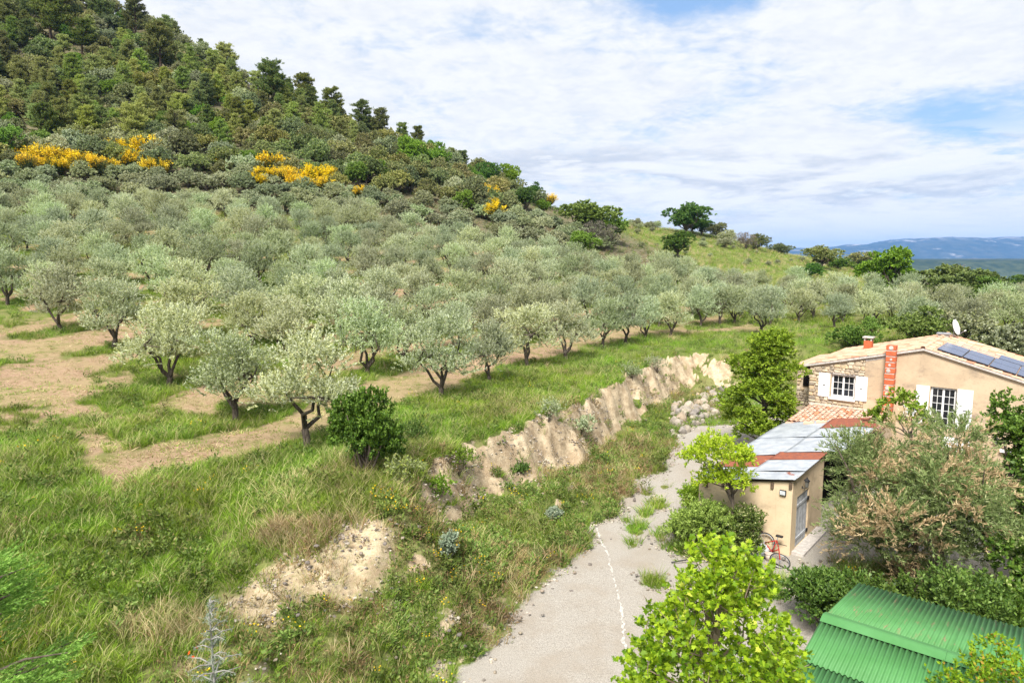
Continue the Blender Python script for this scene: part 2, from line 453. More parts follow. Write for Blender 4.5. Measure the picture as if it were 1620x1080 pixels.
# right of the orchard, behind the house, the olives go on down the slope
for k in range(420):
    px, py = rng.uniform(1170, 1680), rng.uniform(472, 560)
    if py < 505 + (px - 1170) * -.07 and px < 1330 and py < 470: continue
    if py > 522 + max(0, px - 1330) * .12: continue
    q = ground_at(px, py)
    if q[1] < 62 or sdist(q[:1], q[1:2], MOWN)[0] < 1 or q[1] > 150: continue
    if min(np.hypot(*(q[:2] - e[:2])) for e in OLIVES + EDGE_POS) < 4.2: continue
    OLIVES.append(q)
TRUNKS = np.array([e[:2] for e in EDGE_POS] + [e[:2] for e in OLIVES])
def masks(x, y, w, dF, dT, slope):
    n1, n2 = fbm(x, y, 0.35, 51, 4), fbm(x, y, 1.6, 61, 4)
    gravel = sstep(0.45, -0.35, dF + 1.1 * n1 + 1.1 * n2)
    patch = PATCHES
    pd = np.full(x.shape, 9.0)
    for cx, cy, rx, ry, an in patch:
        c, s = math.cos(an), math.sin(an); dx, dy = x - cx, y - cy
        pd = np.minimum(pd, np.hypot((dx * c + dy * s) / rx, (-dx * s + dy * c) / ry))
    gravel = gravel * sstep(0.7, 1.1, pd + 0.8 * n1 + 0.5 * n2) * (1 - sstep(46, 52, y))
    dm = sdist(x, y, MOWN) + 1.0 * n1 + 0.4 * n2
    du = sdist(x, y, UPPER) + 4 * n1
    mown = sstep(-0.2, 0.5, dm) * sstep(2, -2, du) * (1 - .8 * sstep(22, 30, x + n1 * 8))
    strip = np.full(x.shape, 9.0); n0 = fbm(x, y, 0.16, 57, 4)
    mown = mown * (1 - .9 * sstep(-.07, .06, n0 + .5 * n2) * sstep(-11, -16, x))
    sel = (mown > 0.01)
    if sel.any():
        xs, ys = x[sel], y[sel]; st = np.full(xs.shape, 9.0)
        for cx, cy in TRUNKS:
            dx, dy = xs - cx, ys - cy
            a, b = dx * ROW_R[0] + dy * ROW_R[1], dx * ROW_N[0] + dy * ROW_N[1]
            st = np.minimum(st, np.hypot(a / 3.5, b / 1.35))
        strip[sel] = st
    green = sstep(1.15, 0.8, strip + 0.9 * n1 + 0.35 * n2)
    mown = mown * (1 - green)
    bare = sstep(0.72, 1.15, slope + 1.2 * n2 + 1.4 * n1) * (1 - .9 * sstep(15, 19, x)) * sstep(0.02, 0.15, w) * (1 - sstep(0.985, 1.0, w)) * (1 - mown)
    # worn soil along the foot of the near bank
    bare = np.maximum(bare, .55 * sstep(0.04, 0.2, n2 + 0.9 * n1 + 0.04) * sstep(2.6, 0.6, np.abs(dF - 1.0)) * sstep(24, 19, y) * (w < 0.9))
    sc = sstep(1.2, .5, np.abs(sdist(x, y, SCARP)) + 1.3 * n1 + 1.0 * n2) * sstep(25, 24, y)
    bare = np.maximum(bare * np.where(x < -3, .5, 1), .58 * sc)
    scrub = sstep(-2, 3, du) * sstep(46, 30, x + 0.35 * (y - 120))
    return gravel, mown, bare, scrub
SCARP = np.array([ground_at(a, b)[:2] for a, b in ((400, 955), (450, 928), (505, 910), (550, 885), (580, 862))])
_p = [ground_at(1120, 835), ground_at(1105, 790), ground_at(1150, 860), ground_at(1420, 880)]
PATCHES = [(_p[0][0] + .3, _p[0][1], 2.0, 1.1, 0.9), (_p[1][0] + .3, _p[1][1], 2.0, .8, 0.9), (_p[2][0] - .4, _p[2][1], 2.2, 1.3, 0.4), (13.5, 19.5, 4.5, 2.2, -0.69),
           (15.5, 45, 6, 2.0, 0.6)] + [(a[0], a[1], r, r * 1.6, 0.0) for a, r in [(ground_at(1005, 838), .35), (ground_at(1018, 815), .3), (ground_at(1030, 920), .35), (ground_at(985, 780), .3),
           (ground_at(1040, 800), .3), (ground_at(1210, 930), .5), (ground_at(1245, 925), .35), (ground_at(1000, 860), .18), (ground_at(990, 822), .2), (ground_at(1022, 780), .2), (ground_at(1050, 770), .2), (ground_at(1045, 850), .3)]]
GR, MO, BA, SCB = masks(XX, YY, WW, DF, DT, SLOPE)

def ground_material():
    m = NT('ground'); g = m.attr('cover', 'Color'); sp = m.n('ShaderNodeSeparateColor'); m.set(sp.inputs[0], g)
    gr, mo, ba = sp.outputs; sb = m.attr('scrub')
    big = m.noise(0.18, 4, 0.6); mid = m.noise(1.3, 6, 0.65); fin = m.noise(9, 5, 0.7); tiny = m.noise(42, 3, 0.7)
    grass = m.mix(m.rng(mid, 0.35, 0.65), (0.07, 0.115, 0.016), (0.135, 0.175, 0.035))
    grass = m.mix(m.rng(big, 0.42, 0.62, 0, 0.75), grass, (0.20, 0.19, 0.08))
    grass = m.mix(m.rng(fin, 0.45, 0.75, 0, 0.6), grass, (0.05, 0.045, 0.02))
    scr = m.mix(m.rng(mid, 0.3, 0.7), (0.06, 0.065, 0.03), (0.19, 0.16, 0.10))
    col = m.mix(sb, grass, scr)
    straw = m.noise(5, 6, 0.7, m.mapping(m.pos(), (0.9, 3.2, 1), (0, 0, 0.6)))
    mow = m.mix(m.rng(straw, 0.36, 0.62), (0.225, 0.142, 0.09), (0.37, 0.262, 0.175))
    mow = m.mix(m.rng(big, 0.42, 0.62, 0, 0.5), mow, (0.27, 0.235, 0.105))
    mow = m.mix(m.rng(m.noise(0.8, 5, 0.7), 0.48, 0.66, 0, 0.8), mow, (0.135, 0.15, 0.04))
    mow = m.mix(m.rng(tiny, 0.5, 0.75, 0, 0.5), mow, (0.16, 0.10, 0.055))
    col = m.mix(mo, col, mow)
    clay = m.mix(m.rng(mid, 0.38, 0.62), (0.33, 0.25, 0.16), (0.52, 0.425, 0.29))
    clay = m.mix(m.rng(m.noise(3.5, 6, 0.7, m.mapping(m.pos(), (1, 1, 0.35))), 0.52, 0.70, 0, 0.75), clay, (0.22, 0.16, 0.10))
    clay = m.mix(m.rng(m.noise(2.2, 6, 0.7, m.mapping(m.pos(), (.35, .35, 5))), 0.54, 0.68, 0, 0.45), clay, (0.24, 0.185, 0.125))
    clay = m.mix(m.rng(fin, 0.54, 0.70, 0, 0.6), clay, (0.16, 0.115, 0.07))
    clay = m.mix(m.rng(m.noise(16, 4, .6), 0.60, 0.68, 0, 0.6), clay, (0.55, 0.48, 0.37))
    col = m.mix(m.rng(m.math('ADD', ba, m.math('MULTIPLY', m.math('SUBTRACT', fin, 0.5), 0.5)), 0.35, 0.65), col, clay)
    gv = m.mix(m.rng(tiny, 0.3, 0.7), (0.25, 0.226, 0.193), (0.46, 0.425, 0.37))
    gv = m.mix(m.rng(m.noise(0.5, 5, 0.6), 0.42, 0.66, 0, 0.7), gv, (0.31, 0.265, 0.21))
    gv = m.mix(m.rng(m.noise(65, 3, 0.6), 0.52, 0.66, 0, 0.75), gv, (0.115, 0.105, 0.095))
    gv = m.mix(m.rng(m.noise(2.2, 6, 0.7), 0.60, 0.72, 0, 0.5), gv, (0.23, 0.195, 0.15))
    col = m.mix(m.rng(m.math('ADD', gr, m.math('MULTIPLY', m.math('SUBTRACT', m.noise(4, 5, 0.7), 0.5), 0.9)), 0.35, 0.65), col, gv)
    h = m.math('ADD', m.math('MULTIPLY', fin, 0.7), m.math('MULTIPLY', tiny, 0.5))
    return m.done(col, 0.95, normal=m.bump(h, 0.8, 0.06), spec=0.1)
M_GROUND = ground_material()
def split_ground():
    ny, nx = ZZ.shape
    idx = np.arange(ny * nx).reshape(ny, nx)
    quads = np.stack([idx[:-1, :-1], idx[:-1, 1:], idx[1:, 1:], idx[1:, :-1]], -1).reshape(-1, 4)
    def fm(A): return (A[:-1, :-1] + A[:-1, 1:] + A[1:, 1:] + A[1:, :-1]).reshape(-1) / 4
    g, mo, ba, w = fm(GR), fm(MO), fm(BA), fm(WW)
    cls = np.zeros(len(quads), int)
    cls[mo > 0.5] = 2
    cls[(ba > 0.5)] = 3
    cls[g > 0.5] = 1
    V = np.stack([XX, YY, ZZ], -1).reshape(-1, 3)
    cover = np.stack([GR, MO, BA, np.ones_like(GR)], -1).reshape(-1, 4)
    scr = SCB.reshape(-1)
    for c, nm in enumerate(['ground', 'gravel_track', 'mown_path', 'bare_earth_bank']):
        Fq = quads[cls == c]; used = np.unique(Fq); mp = np.full(len(V), -1); mp[used] = np.arange(len(used))
        me = np_mesh(nm, V[used], mp[Fq], mat=M_GROUND, smooth=True)
        a = me.attributes.new('cover', 'FLOAT_COLOR', 'POINT'); a.data.foreach_set('color', np.ascontiguousarray(cover[used], np.float32).ravel())
        a = me.attributes.new('scrub', 'FLOAT', 'POINT'); a.data.foreach_set('value', np.ascontiguousarray(scr[used], np.float32))
        tag(link(nm, me), kind='structure', label={'ground': 'grassy and scrubby ground of the hillside and bank', 'gravel_track': 'pale grey gravel track and yard',
            'mown_path': 'tan mown grass between the rows of olive trees', 'bare_earth_bank': 'bare pale clay faces of the cut bank'}[nm])
split_ground()

# ------------------------------------------------------------------ the far country
def far_country():
    m = NT('far_forest'); n = m.noise(0.004, 6, 0.65); n2 = m.noise(0.02, 5, 0.7)
    c = m.mix(m.rng(n2, 0.35, 0.65), (0.018, 0.032, 0.016), (0.06, 0.075, 0.035))
    c = m.mix(m.rng(m.noise(0.0022, 6, 0.6), 0.55, 0.66, 0, 0.75), c, (0.22, 0.15, 0.12))
    forest = m.done(c, 1.0, spec=0)
    m = NT('far_rock'); n2 = m.noise(0.006, 7, 0.7, m.mapping(m.pos(), (1, 1, 2)))
    c = m.mix(m.rng(n2, 0.40, 0.62), (0.015, 0.028, 0.022), (0.05, 0.058, 0.045))
    c = m.mix(m.rng(m.noise(0.0016, 7, 0.68, m.mapping(m.pos(), (1, 1, 2.5))), 0.56, 0.66, 0, 0.85), c, (0.42, 0.38, 0.36))
    hz = m.n('ShaderNodeSeparateXYZ'); m.set(hz.inputs[0], m.pos())
    c = m.mix(m.math('MULTIPLY', m.rng(hz.outputs[2], 225, 300), m.rng(n2, 0.42, 0.58)), c, (0.22, 0.2, 0.2))
    rock = m.done(c, 1.0, spec=0)
    m = NT('far_fields'); n = m.noise(0.006, 6, 0.7)
    fields = m.done(m.mix(m.rng(n, 0.35, 0.65), (0.05, 0.07, 0.03), (0.22, 0.19, 0.10)), 1.0, spec=0)
    # valley floor
    me = np_mesh('valley_floor', [(-16000, -6000, -121), (16000, -6000, -121), (16000, 16000, -121), (-16000, 16000, -121)], [(0, 1, 2, 3)], mat=fields)
    tag(link('valley_floor', me), kind='structure')
    # wooded plateau
    x = np.linspace(-3000, 7000, 300); y = np.concatenate([np.linspace(2300, 3300, 50), np.linspace(3400, 5200, 12)])
    X, Y = np.meshgrid(x, y)
    edge = 2900 + 260 * fbm(X, X * 0, 0.0012, 71, 4)
    t = sstep(-420, 60, Y - edge)
    Z = -119.9 + (112.5 + 5 * fbm(X, Y, 0.002, 72, 4) + 0.0008 * (Y - 2900)) * t + t * (1 - t) * 130 * fbm(X, Y, 0.004, 73, 4) - 30 * sstep(4700, 5200, Y)
    def sheet(nm, X, Y, Z, mat, label):
        ny, nx = X.shape; idx = np.arange(ny * nx).reshape(ny, nx)
        q = np.stack([idx[:-1, :-1], idx[:-1, 1:], idx[1:, 1:], idx[1:, :-1]], -1).reshape(-1, 4)
        tag(link(nm, np_mesh(nm, np.stack([X, Y, Z], -1).reshape(-1, 3), q, mat=mat, smooth=True)), label, kind='structure')
    sheet('wooded_plateau', X, Y, Z, forest, 'long flat wooded plateau beyond the valley')
    # mountains
    x = np.linspace(-4000, 12500, 420); y = np.linspace(8200, 12500, 70)
    X, Y = np.meshgrid(x, y)
    ridge = np.interp(x, [-4000, 1500, 3300, 3900, 4600, 5000, 5400, 5900, 6500, 7300, 7800, 9000, 12500], [-60, -20, 95, 130, 140, 175, 210, 275, 300, 288, 318, 280, 240]) + 0 * Y
    s = sstep(8400, 10300, Y) * (1 - 0.6 * sstep(10800, 12400, Y))
    rid = 1 - np.abs(fbm(X, Y * 0.6, 0.0013, 81, 5)) * 3.2
    Z = -119.8 + (ridge + 120) * s * (0.80 + 0.20 * rid) + 12 * fbm(X, Y, 0.003, 83, 4) * s
    sheet('mountains', X, Y, Z, rock, 'blue mountain range on the horizon')
far_country()
def haze_box():
    b = MB().box(-15500, 15500, -5500, 15500, -122.5, 330)
    m = bpy.data.materials.new('haze'); m.use_nodes = True; t = m.node_tree; t.nodes.clear()
    o = t.nodes.new('ShaderNodeOutputMaterial'); v = t.nodes.new('ShaderNodeVolumePrincipled')
    v.inputs['Color'].default_value = (0.24, 0.50, 1.0, 1); v.inputs['Density'].default_value = HAZE
    v.inputs['Anisotropy'].default_value = 0.0
    t.links.new(v.outputs[0], o.inputs['Volume'])
    tag(b.build('haze', m), 'thin blue haze over the valley', 'haze', kind='stuff')
HAZE = 6.5e-5
haze_box()

# ------------------------------------------------------------------ buildings: one frame for house, outbuilding and green shed
C0 = np.array([9.8, 23.0]); HROT = math.atan2(-0.64, 0.77)
HD = np.array([math.cos(HROT), math.sin(HROT)]); HE = np.array([-HD[1], HD[0]])
def hw(t, s, z=0.0):
    p = C0 + HD * t + HE * s; return np.array([p[0], p[1], z])
def frame(name): return empty(name, (C0[0], C0[1], 0), HROT)

def m_render(name, c, c2, stain, streak=True):
    m = NT(name); o = m.obj()
    col = m.mix(m.rng(m.noise(1.1, 6, 0.6, o), 0.35, 0.65), c, c2)
    col = m.mix(m.rng(m.noise(0.7, 7, 0.7, m.mapping(o, (1, 1, 1.9))), 0.50, 0.70, 0, 0.75), col, stain)
    col = m.mix(m.rng(m.noise(9, 4, 0.7, o), 0.5, 0.8, 0, 0.35), col, stain)
    if streak:
        col = m.mix(m.rng(m.noise(3.0, 6, 0.7, m.mapping(o, (1.6, 1.6, 0.12))), 0.60, 0.76, 0, 0.55), col, stain)
    return m.done(col, 0.95, normal=m.bump(m.noise(28, 5, 0.7, o), 0.35, 0.015), spec=0.1)
M_REND = m_render('rendered_wall', (0.50, 0.385, 0.262), (0.415, 0.318, 0.216), (0.19, 0.15, 0.118))
M_SHEDW = m_render('ochre_render', (0.60, 0.475, 0.315), (0.54, 0.42, 0.275), (0.33, 0.25, 0.165))
M_MORTAR = plain('mortar', (0.52, 0.42, 0.30), 0.95, amt=0.3, scale=9, bump=0.3)
M_STONE = []
for i, c in enumerate([(0.50, 0.40, 0.28), (0.60, 0.51, 0.38), (0.40, 0.33, 0.25), (0.56, 0.43, 0.27), (0.33, 0.28, 0.22)]):
    M_STONE.append(plain('wall_stone_%d' % i, c, 0.95, amt=0.35, scale=7, bump=0.4))
def m_tile(name, a, b, c):
    m = NT(name); t = m.attr('tint')
    col = m.mix(m.rng(t, 0, 0.7), a, b); col = m.mix(m.rng(t, 0.78, 0.9), col, c)
    col = m.mix(m.rng(m.noise(3, 6, 0.7), 0.52, 0.70, 0, 0.45), col, (0.30, 0.25, 0.20))
    return m.done(col, 0.9, normal=m.bump(m.noise(40, 3), 0.2, 0.01), spec=0.15)
M_TILE = m_tile('clay_tile', (0.42, 0.245, 0.16), (0.56, 0.385, 0.265), (0.40, 0.18, 0.11))
M_TILE2 = m_tile('old_clay_tile', (0.52, 0.33, 0.23), (0.60, 0.43, 0.33), (0.58, 0.24, 0.13))
M_WHITE = plain('white_paint', (0.70, 0.70, 0.69), 0.5, amt=0.06, scale=3)
M_GLASS = NT('window_glass').done((0.012, 0.014, 0.018), 0.06, spec=0.6)
M_BLOCK = plain('orange_block', (0.54, 0.125, 0.05), 0.8, amt=0.3, scale=10, bump=0.2)
M_CEM = plain('cement', (0.50, 0.46, 0.42), 0.95, amt=0.3, scale=8, bump=0.3)
M_DARK = plain('dark_iron', (0.02, 0.02, 0.022), 0.5, amt=0.3)
M_GREYM = plain('grey_metal', (0.42, 0.43, 0.45), 0.45, 0.6, amt=0.2)
M_BLACK = NT('opening_shade').done((0.01, 0.009, 0.008), 1.0, spec=0)  # flat black standing in for the shade inside openings
M_WOODG = plain('grey_weathered_wood', (0.44, 0.45, 0.46), 0.9, amt=0.35, scale=5, bump=0.4)
M_WOODB = plain('dark_beam', (0.13, 0.09, 0.06), 0.9, amt=0.4, scale=6)

def tiles(name, parent, org, du, dv, nu, nv, wu, lv, mat, seed):
    """canal tiles: nu columns side by side along du, nv tiles down the slope along dv (unit vectors), each a half barrel"""
    rg = np.random.default_rng(seed); V, Fc, T = [], [], []
    du, dv = np.array(du, float), np.array(dv, float); up = np.cross(du, dv); up = up if up[2] > 0 else -up
    K = 6; b = 0
    for i in range(nu):
        for j in range(nv):
            r0, r1 = wu * 0.50, wu * 0.42
            o = np.array(org) + du * (wu * (i + 0.5) + rg.normal(0, 0.012)) + dv * (lv * j + rg.normal(0, 0.012))
            tint = rg.random(); sk = rg.normal(0, 0.02)
            for e, (l, r, hh) in enumerate(((-0.05, r1, 0.012), (lv, r0, 0.03))):
                for k in range(K + 1):
                    q = math.pi * k / K
                    V.append(o + dv * l + du * (r * math.cos(q) + sk * l) + up * (r * 0.72 * math.sin(q) + hh)); T.append(tint)
            for k in range(K): Fc.append((b + k, b + k + 1, b + K + 2 + k, b + K + 1 + k))
            b += 2 * (K + 1)
    o = link(name, np_mesh(name, V, Fc, T, mat, True), parent); o['kind'] = 'stuff'; return o

def stone_mesh(seed):
    rg = np.random.default_rng(seed); bm = bmesh.new(); bmesh.ops.create_cube(bm, size=1.0)
    bmesh.ops.bevel(bm, geom=bm.edges[:], offset=0.16, segments=1, affect='EDGES')
    for v in bm.verts: v.co += Vector(rg.normal(0, 0.05, 3))
    me = bpy.data.meshes.new('stone'); bm.to_mesh(me); bm.free(); me.materials.append(M_STONE[0]); return me
STONES = [stone_mesh(i) for i in range(8)]
def lay_stones(parent, t0, t1, z0, ztop, s_face, holes, seed, along='t', cap=300):
    """rubble courses on a wall face; ztop(t) is the wall's top"""
    rg = np.random.default_rng(seed); z = z0; n = 0
    zmax = max(ztop(t0), ztop(t1))
    while z < zmax:
        h = rg.uniform(0.11, 0.21); t = t0 + 0.02
        while t < t1 - 0.05:
            w = min(rg.uniform(0.15, 0.40), t1 - t); tc = t + w / 2; zc = z + h / 2
            ok = zc + h / 2 < ztop(tc) - 0.03 and not any(a - .03 < tc + w * .35 and tc - w * .35 < b + .03 and c - .02 < zc + h * .35 and zc - h * .35 < d + .02 for a, b, c, d in holes)
            if ok and n < cap:
                o = link('stone', STONES[int(rg.integers(8))], parent, M_STONE[int(rg.choice(5, p=[.3, .25, .17, .18, .1]))])
                sx, sz = (w - 0.025) * rg.uniform(.9, 1.03), (h - 0.02) * rg.uniform(.85, 1.06)
                dz = rg.normal(0, 0.012)
                o.location = (tc, s_face - rg.uniform(0.0, 0.02), zc + dz) if along == 't' else (s_face - rg.uniform(0, .02), tc, zc + dz)
                o.scale = (sx, 0.12, sz) if along == 't' else (0.12, sx, sz)
                o.rotation_euler = (0, rg.normal(0, 0.06), 0) if along == 't' else (rg.normal(0, .06), 0, 0); n += 1
            t += w
        z += h

def window(parent, t0, t1, z0, z1, s, cols, rows, leaves=2, label=None):
    f = MB(); g = 0.05
    f.box(t0, t1, s + .05, s + .13, z1 - g, z1).box(t0, t1, s + .05, s + .13, z0, z0 + g)
    f.box(t0, t0 + g, s + .05, s + .13, z0 + g, z1 - g).box(t1 - g, t1, s + .05, s + .13, z0 + g, z1 - g)
    w = f.build('window', M_WHITE, parent)
    if label: w['label'] = label
    lw = (t1 - t0 - 2 * g) / leaves
    for k in range(leaves):
        a, b = t0 + g + k * lw, t0 + g + (k + 1) * lw; c = MB(); q = 0.045
        c.box(a + .003, a + q, s + .03, s + .09, z0 + g, z1 - g).box(b - q, b - .003, s + .03, s + .09, z0 + g, z1 - g)
        c.box(a + q, b - q, s + .03, s + .09, z0 + g, z0 + g + q + .02).box(a + q, b - q, s + .03, s + .09, z1 - g - q, z1 - g)
        x0, x1, y0, y1 = a + q, b - q, z0 + g + q + .02, z1 - g - q
        for i in range(1, cols): x = x0 + (x1 - x0) * i / cols; c.box(x - .011, x + .011, s + .04, s + .08, y0, y1)
        for j in range(1, rows): y = y0 + (y1 - y0) * j / rows; c.box(x0, x1, s + .043, s + .077, y - .011, y + .011)
        c.build('casement', M_WHITE, w)
        for i in range(cols):
            for j in range(rows):
                MB().box(x0 + (x1 - x0) * i / cols, x0 + (x1 - x0) * (i + 1) / cols, s + .055, s + .062, y0 + (y1 - y0) * j / rows, y0 + (y1 - y0) * (j + 1) / rows).build('pane', M_GLASS, w)
    return w
def shutter(parent, t0, t1, z0, z1, s):
    b = MB().box(t0, t1, s - .075, s - .04, z0, z1)
    n = 4
    o = b.build('shutter', M_WHITE, parent)
    for k in range(n):
        a = t0 + (t1 - t0) * k / n; MB().box(a + .006, a + (t1 - t0) / n - .006, s - .088, s - .073, z0 + .01, z1 - .01).build('board', M_WHITE, o)
    hz = [z0 + (z1 - z0) * q for q in (0.2, 0.8)]
    for z in hz:
        MB().box(t0 + .02, t1 - .02, s - .098, s - .086, z - .02, z + .02).build('hinge_strap', M_WHITE, o)
    MB().box((t0 + t1) / 2 - .05, (t0 + t1) / 2 + .07, s - .11, s - .097, (z0 + z1) / 2 - .012, (z0 + z1) / 2 + .012).build('latch', M_DARK, o)
    return o

def lantern(t, s, z, label, outdir=-1, axis='s'):
    r = frame('wall_lantern'); p = (t, s)
    def P(d, l, zz): return (t, s + outdir * d, zz) if axis == 's' else (t + outdir * d, s, zz)
    MB().tube([P(0, 0, z - .12), P(.02, 0, z - .12)], .05, 8).build('mounting_plate', M_DARK, r)
    MB().tube([P(.0, 0, z - .12), P(.10, 0, z - .16), P(.16, 0, z - .08)], .012, 6).build('bracket', M_DARK, r)
    b = MB().tube([P(.16, 0, z - .08), P(.16, 0, z + .14)], [.055, .085], 6); b.build('glass_body', NT('lantern_glass').done((.12, .12, .11), .15, spec=.6), r)
    MB().tube([P(.16, 0, z + .14), P(.16, 0, z + .17), P(.16, 0, z + .23), P(.16, 0, z + .29)], [.11, .10, .035, .012], 6).build('cap', M_DARK, r)
    MB().tube([P(.16, 0, z - .12), P(.16, 0, z - .08)], [.02, .06], 6).build('base_cup', M_DARK, r)
    tag(r, label, 'lantern', 'wall lanterns')

# --- farmhouse
SF = 13.9; T0, T1, TA = -3.6, 8.6, 1.6; ZE, ZA = 4.72, 6.0; KR = 0.285
def gable(t): return ZE + (ZA - ZE) * (t - T0) / (TA - T0) if t < TA else ZA - KR * (t - TA)
HL = 7.4
def farmhouse():
    r = frame('farmhouse')
    tag(r, 'stone and tan rendered farmhouse with a low tiled gable roof', 'house')
    def strips(b, t0, t1, s0, s1, cuts, zb=-0.3):
        ts = sorted({t0, t1, *[q for h in cuts for q in h[:2]], *( [TA] if t0 < TA < t1 else [])})
        for a, c in zip(ts[:-1], ts[1:]):
            h = [q for q in cuts if q[0] <= a + 1e-6 and q[1] >= c - 1e-6]
            lo = zb
            for _, _, za, zc in sorted(h, key=lambda q: q[2]):
                b.box(a, c, s0, s1, lo, za); lo = zc
            b.hexa([(a, s0, lo), (c, s0, lo), (c, s1, lo), (a, s1, lo)], [(a, s0, gable(a)), (c, s0, gable(c)), (c, s1, gable(c)), (a, s1, gable(a))])
    W1 = (-2.52, -1.36, 3.18, 4.40); TS = -0.92
    b = MB(); strips(b, T0, TS, SF, SF + .45, [W1]); b.box(T0, T0 + .45, SF + .45, SF + HL, -.3, ZE - .02)
    sw = b.build('stone_wall', M_MORTAR, r)
    lay_stones(sw, T0 - .02, TS, 2.45, gable, SF, [(W1[0] - .02, W1[1] + .02, W1[2] - .12, W1[3] + .02)], 4)
    W2 = (1.98, 3.06, 2.33, 4.28); W3 = (3.15, 3.75, .7, 1.95)
    b = MB(); strips(b, TS, T1, SF - .03, SF + .45, [W2, W3]); b.box(T1 - .45, T1, SF + .45, SF + HL, -.3, gable(T1) - .02)
    b.box(T0 + .45, T1 - .45, SF + HL - .45, SF + HL, -.3, gable(T1) - .1)
    b.build('rendered_wall', M_REND, r)
    MB().hexa([(TS - .01, SF - .045, gable(TS) - .16), (.1, SF - .045, gable(.1) - .16), (.1, SF - .028, gable(.1) - .16), (TS - .01, SF - .028, gable(TS) - .16)],
              [(TS - .01, SF - .045, gable(TS) - .02), (.1, SF - .045, gable(.1) - .02), (.1, SF - .028, gable(.1) - .02), (TS - .01, SF - .028, gable(TS) - .02)]).build('cement_band', M_CEM, r)
    window(r, *W1, SF + .1, 2, 3, label='small-paned white window in the stone wall')
    MB().box(W1[0] - .06, W1[1] + .06, SF - .14, SF + .14, W1[2] - .10, W1[2] - .002).build('sill', M_WHITE, r)
    MB().box(W1[0] - .12, W1[1] + .12, SF - .025, SF + .03, W1[3] + .005, W1[3] + .1).build('lintel', M_CEM, r)
    shutter(r, W1[0] - .60, W1[0] - .04, W1[2] - .02, W1[3] + .02, SF); shutter(r, W1[1] + .04, W1[1] + .60, W1[2] - .02, W1[3] + .02, SF - .03)
    window(r, *W2, SF + .06, 2, 5, label='tall white casement door on the upper floor')
    shutter(r, W2[0] - .58, W2[0] - .03, W2[2], W2[3] + .02, SF - .03); shutter(r, W2[1] + .03, W2[1] + .66, W2[2], W2[3] + .02, SF - .03)
    window(r, *W3, SF + .06, 1, 3, label='narrow white ground floor window'); shutter(r, W3[0] - .5, W3[0] - .03, W3[2], W3[3], SF - .03)
    MB().box(4.9, 5.75, SF - .22, SF - .031, 1.62, 1.72).build('ledge', M_WHITE, r)
    # black panel painted as the interior darkness behind the panes
    MB().box(T0 + .5, T1 - .5, SF + .6, SF + .62, .1, 4.5).build('interior_dark_panel', M_BLACK, r)
    # roof slabs and tiles
    th = 0.10; ov = 0.16
    def slab(name, ta, za, tb, zb):
        rf = MB().hexa([(ta, SF - ov, za), (tb, SF - ov, zb), (tb, SF + HL + ov, zb), (ta, SF + HL + ov, za)],
                  [(ta, SF - ov, za + th), (tb, SF - ov, zb + th), (tb, SF + HL + ov, zb + th), (ta, SF + HL + ov, za + th)]).build(name, M_CEM, r)
        return rf
    ta, za = T0 - .3, gable(T0) - .3 * (ZA - ZE) / (TA - T0)
    left = slab('roof', ta, za + .005, TA, ZA + .005); rt = slab('roof', TA, ZA + .005, T1 + .3, gable(T1 + .3) + .005)
    dl = np.array([ta - TA, 0, za - ZA]); LL = np.linalg.norm(dl); dl /= LL
    dr = np.array([1, 0, -KR]); dr /= np.linalg.norm(dr); LR = (T1 + .3 - TA) * math.hypot(1, KR)
    nu = int((HL + 2 * ov) / .225)
    tiles('tiles', left, (TA, SF - ov, ZA + th + .005), (0, 1, 0), dl, nu, int(LL / .36), .225, .36, M_TILE, 1)
    tiles('tiles', rt, (TA, SF - ov, ZA + th + .005), (0, 1, 0), dr, nu, int(LR / .36), .225, .36, M_TILE, 2)
    tiles('ridge_tiles', r, (TA + .11, SF - ov, ZA + th + .05), (-1, 0, 0), (0, 1, 0), 1, int((HL + 2 * ov) / .38), .24, .38, M_TILE, 3)
    # tall narrow chimney of hollow blocks, mortared
    ch = MB().box(.06, .46, SF - .46, SF - .065, 2.2, 6.12).build('chimney', M_CEM, r)
    z = 2.22; rg = np.random.default_rng(5)
    while z < 6.1:
        h = .245; j = rg.uniform(-.012, .012)
        blk = MB().box(.045 + j, .475 + j, SF - .478, SF - .066, z + .012, min(z + h, 6.16)).build('block', M_BLOCK, ch, bevel=.012)
        if rg.random() < .62:
            w = rg.uniform(.10, .24); cx = .26 + rg.uniform(-.06, .06)
            MB().tube([(cx, SF - .479, z + h * .5), (cx, SF - .49, z + h * .5)], [w * .5, w * .38], 9).build('mortar_smear', M_CEM, ch)
        z += .285
    # wing set back at the left with a slit window
    w = MB().box(-4.75, T0, 15.6, 16.0, -.3, 4.3).box(-4.75, -4.35, 16.0, 20.5, -.3, 4.3).build('stone_wing', M_MORTAR, r)
    lay_stones(w, -4.75, T0 - .03, 2.2, lambda t: 4.3, 15.6, [(-4.45, -4.05, 3.25, 3.95)], 9, cap=60)
    MB().box(-4.4, -4.1, 15.53, 15.6, 3.3, 3.9).build('slit_window', M_BLACK, r)
    MB().hexa([(-5.0, 15.4, 4.31), (T0 - .01, 15.4, 4.55), (T0 - .01, 20.7, 4.55), (-5.0, 20.7, 4.31)], [(-5.0, 15.4, 4.43), (T0 - .01, 15.4, 4.67), (T0 - .01, 20.7, 4.67), (-5.0, 20.7, 4.43)]).build('wing_roof', M_TILE2, r)
    # second chimney on the left slope, capped
    c2 = MB().box(-1.95, -1.55, 17.9, 18.3, 5.0, 5.82).build('chimney', M_BLOCK, r)
